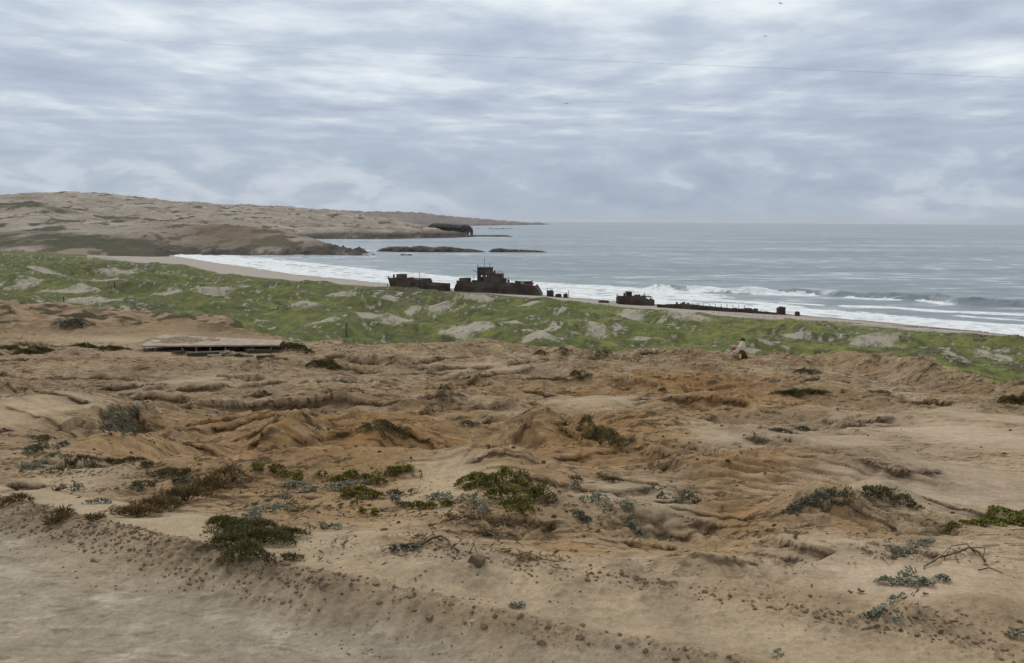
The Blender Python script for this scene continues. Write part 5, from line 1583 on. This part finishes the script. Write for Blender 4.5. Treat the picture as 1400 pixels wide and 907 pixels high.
# dead branches
def branch(name, runs, label, rad, group='fallen dead branches'):
    p0 = project(*runs[0][0]); root = tag(empty(name, tuple(p0)), label, 'branch', group)
    for i, pts in enumerate(runs):
        bm = bmesh.new(); P = []
        for j, (px, py) in enumerate(pts):
            q = project(px, py); lift = .015 + .03 * math.sin(math.pi * j / max(1, len(pts) - 1))
            P.append(Vector(q) - Vector(p0) + Vector((random.gauss(0, .008), random.gauss(0, .01), lift)))
        r_ = rad if i == 0 else rad * .5
        tube_bm(bm, P, [r_ * (1 - .55 * j / len(P)) for j in range(len(P))], 6)
        bm_obj('bough' if i == 0 else 'twig', bm, MAT['stem'], root, smooth=True)


branch('dead_branch', [[(573, 748), (590, 742), (602, 740), (612, 745), (620, 752), (628, 756)], [(600, 741), (592, 738), (580, 740)], [(640, 757), (648, 752), (652, 758)]], 'forked dead branch lying on the sand above the brown stone', .012)
branch('dead_branch', [[(1346, 770), (1340, 762), (1325, 757), (1305, 762), (1285, 768), (1262, 776)], [(1335, 760), (1320, 750), (1300, 754), (1285, 764)], [(1330, 752), (1345, 758), (1348, 766)], [(1305, 762), (1312, 772)], [(1290, 766), (1300, 757), (1318, 762)]], 'twisted dead branch arching over the right-hand sand', .010)
branch('dead_branch', [[(667, 730), (675, 738), (682, 742)], [(668, 734), (690, 735), (710, 737)], [(680, 740), (700, 744), (718, 750)]], 'bare roots poking out below the biggest yellow bush', .010)
branch('dead_branch', [[(1338, 783), (1352, 784), (1368, 787)]], 'short dark stick on the pale sand at the right', .006)


# stones
def stone(px, py, wpx, hpx, label, seed, flat=1.0, m='stone', name='stone'):
    c = project(px, py); a = wpx / 2 * c[1] / F; hh = hpx * c[1] / F
    bm = bmesh.new(); bmesh.ops.create_icosphere(bm, subdivisions=3, radius=1)
    r = np.random.default_rng(seed); off = r.normal(0, 1, 3) * 7
    co = np.array([v.co for v in bm.verts])
    pl = [(n / np.linalg.norm(n), r.uniform(.42, .72)) for n in r.normal(0, 1, (10, 3))]
    for v in bm.verts:
        p = v.co.copy()
        for n, d_ in pl:
            k = p.dot(Vector(n)) - d_
            if k > 0: p -= Vector(n) * k * .9
        nn = float(fbm(np.array([p.x * 2 + off[0] + p.z]), np.array([p.y * 2 + off[1] - p.z]), 3, seed)[0])
        p *= 1 + .15 * nn
        v.co = (p.x * a * 1.15, p.y * a * .8, p.z * hh * .75)
    o = bm_obj(name, bm, MAT[m], None, smooth=False, loc=(c[0], c[1] + a * .5, c[2] + hh * .30))
    o.rotation_euler = (0, 0, r.uniform(-.5, .5))
    tag(o, label, 'stone', 'loose stones on the sand')


stone(652, 775, 38, 16, 'large flat brown stone, the biggest on the sand under the dead branch', 1)
stone(741, 883, 14, 8, 'dark clod on the slope of the first berm near the bottom edge', 2, m='clod')
stone(587, 850, 15, 9, 'dark lump in the first berm, left of the small white stone', 3, m='clod')
stone(646, 854, 10, 5, 'small white stone beside the first berm', 4, m='sack_pink')
stone(660, 862, 13, 8, 'dark lump in the first berm, right of the small white stone', 5, m='clod')
stone(1200, 860, 12, 6, 'dark stone in the second berm under the sprig-capped hump', 6)
stone(1286, 868, 9, 7, 'rounded dark stone farthest right in the second berm', 7)
stone(1232, 865, 7, 6, 'small dark stone between two bigger ones in the second berm', 8)
stone(255, 782, 8, 5, 'dark lump below the clods on the left road edge', 9, m='clod')
stone(192, 781, 7, 4, 'lone clod lying on the grey road', 10, m='clod')
stone(332, 805, 9, 4, 'small pale stone at the edge of the grey road', 11, m='sack_pink')
stone(1003, 768, 12, 7, 'purple-grey stone at the end of the orange lobe', 12)
stone(1178, 700, 28, 12, 'brown block of hard earth under the olive scrub heap', 13, m='clod')
stone(1164, 705, 12, 8, 'smaller earth block left of the brown one under the scrub heap', 14, m='clod')
stone(1088, 737, 11, 7, 'grey stone on the gravelly slope below the orange clay lump', 15)

# loose dirt and gravel, past counting
def scatter(name, n, sampler, smin, smax, material, seed, sub=1):
    r = np.random.default_rng(seed)
    bm = bmesh.new(); bmesh.ops.create_icosphere(bm, subdivisions=sub, radius=1.0)
    bv = np.array([v.co for v in bm.verts]); bf = np.array([[v.index for v in f.verts] for f in bm.faces]); bm.free()
    x, y, k = sampler(r, n); n = len(x)
    z = ground_z(x, y)
    s = (smin + (smax - smin) * r.random(n) ** 4.0 * 1.5) * k
    V = bv[None] * (1 + r.normal(0, .22, (n, len(bv), 1))) * (s[:, None, None] * r.uniform(.6, 1.3, (n, 1, 3)))
    V[..., 2] *= .75
    V = V + np.stack([x, y, z + s * .2], 1)[:, None, :]
    Fc = (bf[None] + (np.arange(n) * len(bv))[:, None, None]).reshape(-1, 3)
    tag(link(name, mesh_np(name, V.reshape(-1, 3), Fc, smooth=False), MAT[material]), kind='stuff')


def along(P, wid_near, wid_far, t0=0, t1=1):
    def f(r, n):
        seg = np.diff(P, axis=0); ln = np.hypot(*seg.T); cum = np.concatenate([[0], np.cumsum(ln)]) / ln.sum()
        t = r.uniform(t0, t1, n); i = np.clip(np.searchsorted(cum, t) - 1, 0, len(seg) - 1)
        fr_ = (t - cum[i]) / (cum[i + 1] - cum[i])
        c = P[i] + seg[i] * fr_[:, None]; nn = np.stack([-seg[i][:, 1], seg[i][:, 0]], 1) / ln[i][:, None]
        o = r.random(n) ** 1.3; o = np.where(r.random(n) < .8, -o * wid_near, o * wid_far)
        c = c + nn * o[:, None]
        return c[:, 0], c[:, 1], np.ones(n)
    return f


def wide(pxr, ymin, ymax, msk=None):
    def f(r, n):
        y = np.exp(r.uniform(math.log(ymin), math.log(ymax), n)); u = r.uniform(*pxr, n)
        x = (u - 700) / F * y
        ri = np.clip(np.searchsorted(Yr, y), 0, nr - 1); ci = np.clip(np.searchsorted(Ua, u), 0, len(Ua) - 1)
        keep = (fbm(x * .35, y * .4, 3, 77) > -.05) & ((y < 7.5) | (r.random(n) < (erode[ri, ci] * 1.1 - .12)))
        return x[keep], y[keep], (y[keep] / 10) ** .55
    return f


scatter('gravel', 900, along(pline([(-60, 676), (0, 690), (125, 720), (200, 738)]), .42, .10), .003, .017, 'clod', 401)
scatter('gravel', 1300, along(pline([(120, 719), (200, 738), (290, 762), (350, 779), (470, 807)]), .34, .06), .002, .013, 'clod', 407)
scatter('gravel', 800, along(berm1, .14, .08, .2, .95), .004, .018, 'clod', 402)
scatter('gravel', 1100, along(berm2, .25, .45, .03, .97), .003, .015, 'clod', 403)
scatter('gravel', 8000, wide((-60, 1460), 7.5, 60), .003, .021, 'chip', 404)
scatter('gravel', 2600, wide((-120, 800), 4.7, 8.0), .0015, .011, 'clod', 406)
scatter('gravel', 900, wide((-120, 800), 4.7, 8.0), .002, .012, 'rubble', 408)
scatter('gravel', 700, wide((900, 1460), 6.2, 11), .004, .012, 'sack_pink', 405)


# ------------------------------------------------------------------ the slab ruin, planks, posts
def slab():
    f0 = project(195, 476); f1 = project(383, 474)
    zt = max(f0[2], f1[2]) + .60
    a = at_h(192, 473, CAMZ - zt); b = at_h(383, 471.5, CAMZ - zt); c = at_h(384, 465.2, CAMZ - zt); m = at_h(306, 461.6, CAMZ - zt); d = at_h(219, 457.6, CAMZ - zt)
    ctr = (a + b + c + d) / 4
    root = tag(empty('concrete_slab', (ctr[0], ctr[1], zt - .5)), 'broken concrete slab roof propped over a dark gap, sand drifted on top', 'ruin')
    bm = bmesh.new()
    poly = []
    base = [a, a + (b - a) * .3, a + (b - a) * .6, b, c, m, d]
    for i, p in enumerate(base):
        q = base[(i + 1) % len(base)]
        for t in np.arange(0, 1, .2): 
            w_ = p + (q - p) * t + rng.normal(0, .03, 2); poly.append(w_)
    lo = [bm.verts.new((p[0] - ctr[0], p[1] - ctr[1], .42)) for p in poly]; hi = [bm.verts.new((p[0] - ctr[0], p[1] - ctr[1], .5)) for p in poly]
    bm.faces.new(hi); bm.faces.new(lo[::-1])
    for i in range(len(poly)): bm.faces.new((lo[i], lo[(i + 1) % len(poly)], hi[(i + 1) % len(poly)], hi[i]))
    bm_obj('slab', bm, MAT['concrete'], root)
    # sand and broken crust lying on it
    n = 46; gx, gy = np.meshgrid(np.linspace(-1, 1, n), np.linspace(-1, 1, n)); 
    cx, cy = (at_h(250, 465, CAMZ - zt) - ctr)
    hgt = np.clip(1 - gx ** 2 - gy ** 2, 0, 1)
    X_ = cx + gx * 2.3; Y_ = cy + gy * 1.7
    zz = .495 + np.where(hgt > 0, (hgt ** .7 * .10 + .22 * fbm(X_ * 1.3, Y_ * 1.6, 4, 61) - .04), -.03)
    link('rubble', mesh_np('rubble', np.stack([X_.ravel(), Y_.ravel(), zz.ravel()], 1), grid_faces(n, n), smooth=False), MAT['rubble'], root)
    for t in (.02, .10, .29, .39, .49, .60, .80, .93):
        p = a + (b - a) * t - ctr; bm = bmesh.new(); box_bm(bm, (p[0], p[1] + .12, .08), (.07, .09, .56)); bm_obj('post', bm, MAT['wood'], root)
    bm = bmesh.new(); p = (a + b) / 2 - ctr; L_ = np.hypot(*(b - a)); ang = math.atan2(*(b - a)[::-1])
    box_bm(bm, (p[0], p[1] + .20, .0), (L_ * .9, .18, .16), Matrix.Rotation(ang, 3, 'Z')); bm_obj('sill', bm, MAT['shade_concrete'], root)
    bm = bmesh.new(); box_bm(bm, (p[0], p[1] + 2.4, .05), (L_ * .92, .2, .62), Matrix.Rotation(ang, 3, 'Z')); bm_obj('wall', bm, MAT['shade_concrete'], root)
    for side, q in ((0, a), (1, b)):
        pass


slab()


def plank(x0, y0, x1, y1, wd, label, m='wood', name='plank'):
    a, b = project(x0, y0), project(x1, y1); v = Vector(b) - Vector(a); c = (Vector(a) + Vector(b)) / 2
    bm = bmesh.new(); box_bm(bm, (0, 0, 0), (v.length, wd * 2.2, wd)); bmesh.ops.bevel(bm, geom=bm.edges[:], offset=wd * .12, segments=1)
    for q in bm.verts: q.co += Vector((0, random.gauss(0, wd * .12), random.gauss(0, wd * .08)))
    o = bm_obj(name, bm, MAT[m], loc=c + Vector((0, 0, wd * .45)))
    o.rotation_euler = v.to_track_quat('X', 'Z').to_euler()
    tag(o, label, 'plank', 'timbers and rubble in front of the slab')


plank(256, 487, 300, 485, .20, 'dark heavy beam lying left in front of the slab', 'wood_dark')
plank(276, 483.5, 312, 482.4, .10, 'pale plank closest to the left half of the slab front')
plank(284, 489, 346, 488, .14, 'long grey timber farthest out in front of the slab')
plank(315, 480, 322, 486, .07, 'thin stick leaning against the slab front')
plank(338, 483, 372, 482, .20, 'dark block-like timber under the right half of the slab', 'wood_dark')
plank(356, 490.5, 372, 490, .16, 'short dark timber butt at the right end of the rubble', 'wood_dark')
plank(232, 479.5, 262, 483.6, .07, 'thin grey pole slanting out from under the slab')
plank(372, 491, 392, 491, .09, 'short pale plank at the far right of the rubble')


def broken(px, py, w, h, label, seed):
    c = project(px, py); bm = bmesh.new(); a = w * c[1] / F
    box_bm(bm, (0, 0, 0), (a, a * .7, h)); bmesh.ops.subdivide_edges(bm, edges=bm.edges[:], cuts=2, use_grid_fill=True)
    r = random.Random(seed)
    for q in bm.verts: q.co += Vector((r.gauss(0, a * .05), r.gauss(0, a * .05), r.gauss(0, h * .08)))
    o = bm_obj('concrete_chunk', bm, MAT['concrete'], loc=(c[0], c[1], c[2] + h * .35)); o.rotation_euler = (r.uniform(-.3, .3), r.uniform(-.3, .3), r.uniform(-1, 1))
    tag(o, label, 'rubble', 'timbers and rubble in front of the slab')


broken(320, 478.5, 12, .28, 'pale concrete chunk in the gap under the middle of the slab', 1)
broken(339, 479, 14, .26, 'pale concrete chunk right of the first, under the slab', 2)
broken(305, 484, 16, .18, 'flat pale concrete piece between the timbers', 3)


def post(px, py, top, r, label, lean=0.0, m='wood', n_parts=True):
    c = project(px, py, 60); h = (py - top) * c[1] / F
    bm = bmesh.new(); tube_bm(bm, [(0, 0, -.3), (lean * .5, 0, h * .5), (lean, 0, h)], [r * 1.05, r, r * .9], 8)
    o = bm_obj('wooden_post', bm, MAT[m], loc=tuple(c)); tag(o, label, 'post', 'old fence posts in the dunes')


post(473, 461, 441.5, .075, 'dark leaning post on the green slope near the plateau edge', .15, 'wood_dark')
post(475.6, 462, 443, .07, 'pale post right beside the dark leaning one', -.25)
post(157, 393, 386, .14, 'stubby post by the sand path on the far left dunes', 0, 'wood_dark')
post(87, 412, 406, .12, 'short post above the brown bluff on the left', 0, 'wood_dark')


# the pale heap of rubbish on the plateau edge
def blob(name, px, py, wpx, hpx, material, label, cat, seed, lean=0.0, sy=.8, fold=.30, sink=.1, taper=0.35, base=None):
    c = project(px, py) if base is None else base
    a = 1.25 * wpx / 2 * c[1] / F; hh = 1.2 * hpx * c[1] / F
    bm = bmesh.new(); bmesh.ops.create_icosphere(bm, subdivisions=4, radius=1.0)
    for v in bm.verts:
        p = v.co; k = (p.z + 1) / 2
        n = float(fbm(np.array([p.x * 2.2 + seed + p.z]), np.array([p.y * 2.2 - p.z * 2.4]), 4, seed, .62)[0])
        s = (1 - taper * k) * (1 + fold * n * 2)
        v.co = (p.x * a * s + lean * hh * k, p.y * a * sy * s, (k - sink) * hh * (1 + .1 * n))
    o = bm_obj(name, bm, MAT[material], loc=tuple(c), smooth=True)
    return tag(o, label, cat, 'rubbish dumped on the plateau edge')


cr = project(1010, 489)
blob('sack', 1009, 488, 20, 13, 'sack_pink', 'wide dusty pink-brown sack slumped at the foot of the rubbish heap', 'sack', 5, .1, base=cr)
b0 = Vector(cr)
sk = blob('sack', 1013, 488, 9, 20, 'sack', 'tall cream sack standing upright at the top of the rubbish heap', 'sack', 8, .12, taper=.25, base=Vector(project(1013, 488)) + Vector((0, .15, .02)))
bm = bmesh.new(); zt_ = max(v.co.z for v in sk.data.vertices); tube_bm(bm, [(.11, 0, zt_ - .06), (.13, 0, zt_ + .04), (.16, .02, zt_ + .07)], [.10, .14, .05], 10); bm_obj('tied_neck', bm, MAT['dark_rag'], sk, True)
blob('plastic_bag', 1010, 484, 5, 14, 'sack_white', 'white plastic bag hanging on the left side of the cream sack', 'bag', 11, .3, base=Vector(project(1009.5, 488)) + Vector((0, -.05, .28)))
blob('red_cloth', 1003, 480, 5, 4, 'red', 'small red cloth lying on the dusty sack', 'cloth', 13, 0, base=Vector(project(1003, 488)) + Vector((0, -.1, .38)))
blob('yellow_bag', 1010, 488, 3.4, 6, 'yellow', 'yellow plastic bag in front of the cream sack', 'bag', 17, 0, base=Vector(project(1010, 489.5)) + Vector((0, -.3, 0)))
blob('dark_rag', 1017, 489, 10, 11, 'dark_rag', 'dark brown rag heap right of the yellow bag', 'cloth', 19, -.3, base=Vector(project(1016.5, 490)) + Vector((0, -.1, 0)))


# ------------------------------------------------------------------ birds and overhead wires
def bird(px, py, Y, span, label, rz):
    d = ray(px, py); c = Vector((0, 0, CAMZ)) + d * (Y / d.y)
    root = tag(empty('bird', c, rz), label, 'bird', 'birds over the bay')
    bm = bmesh.new(); s = span
    tube_bm(bm, [(-.22 * s, 0, .0), (-.12 * s, 0, .0), (0, 0, .01 * s), (.12 * s, 0, .02 * s), (.18 * s, 0, .03 * s), (.22 * s, 0, .025 * s)], [.012 * s, .03 * s, .05 * s, .04 * s, .028 * s, .006 * s], 8)
    bm_obj('body', bm, MAT['bird'], root, True)
    for sg in (-1, 1):
        bm = bmesh.new()
        P = [(.05, 0, .02), (.06, .22, .12), (.0, .48, .05), (-.06, .24, .10), (-.08, 0, .02)]
        hi = [bm.verts.new((x * s, y * s * sg, z * s + .006 * s)) for x, y, z in P]; lo = [bm.verts.new((x * s, y * s * sg, z * s - .006 * s)) for x, y, z in P]
        bm.faces.new(hi); bm.faces.new(lo[::-1])
        for i in range(5): bm.faces.new((hi[i], lo[i], lo[(i + 1) % 5], hi[(i + 1) % 5]))
        bm_obj('wing', bm, MAT['bird'], root)


bird(774, 142, 130, .85, 'dark bird below the overhead wire, left of centre sky', .9)
bird(1067, 5, 110, .9, 'dark bird at the very top of the sky', 2.2)
bird(1046, 50, 120, .7, 'dark bird just above the overhead wire', .5)


def wire(p0, Y0, p1, Y1, r, sag, label):
    d0, d1_ = ray(*p0), ray(*p1); o = Vector((0, 0, CAMZ))
    a = o + d0 * (Y0 / d0.y); b = o + d1_ * (Y1 / d1_.y)
    bm = bmesh.new(); P = [(a - a) + (b - a) * (i / 40) + Vector((0, 0, -sag * 4 * (i / 40) * (1 - i / 40))) for i in range(41)]
    tube_bm(bm, P, r, 5)
    ob = bm_obj('overhead_wire', bm, MAT['wire'], loc=a, smooth=True); tag(ob, label, 'wire', 'overhead wires across the sky')


wire((-150, 38), 230, (1750, 121), 46, .0050, .35, 'upper overhead wire, dark and thin across the sky')
wire((-150, 92), 230, (1750, 176), 46, .0022, .35, 'lower overhead wire, fainter than the one above it')


# ------------------------------------------------------------------ the air: far land fades a little
def haze():
    m = bpy.data.materials.new('haze_air'); m.use_nodes = True
    nt = m.node_tree; nt.nodes.clear()
    out = nt.nodes.new("ShaderNodeOutputMaterial"); v = nt.nodes.new("ShaderNodeVolumePrincipled")
    v.inputs['Color'].default_value = (.86, .91, .97, 1); v.inputs['Density'].default_value = 2.2e-5; v.inputs['Anisotropy'].default_value = 0.2
    nt.links.new(v.outputs[0], out.inputs['Volume'])
    bm = bmesh.new(); box_bm(bm, (0, 24000, 55), (170000, 60000, 180)); o = bm_obj('haze', bm, m)
    tag(o, kind='stuff')


haze()
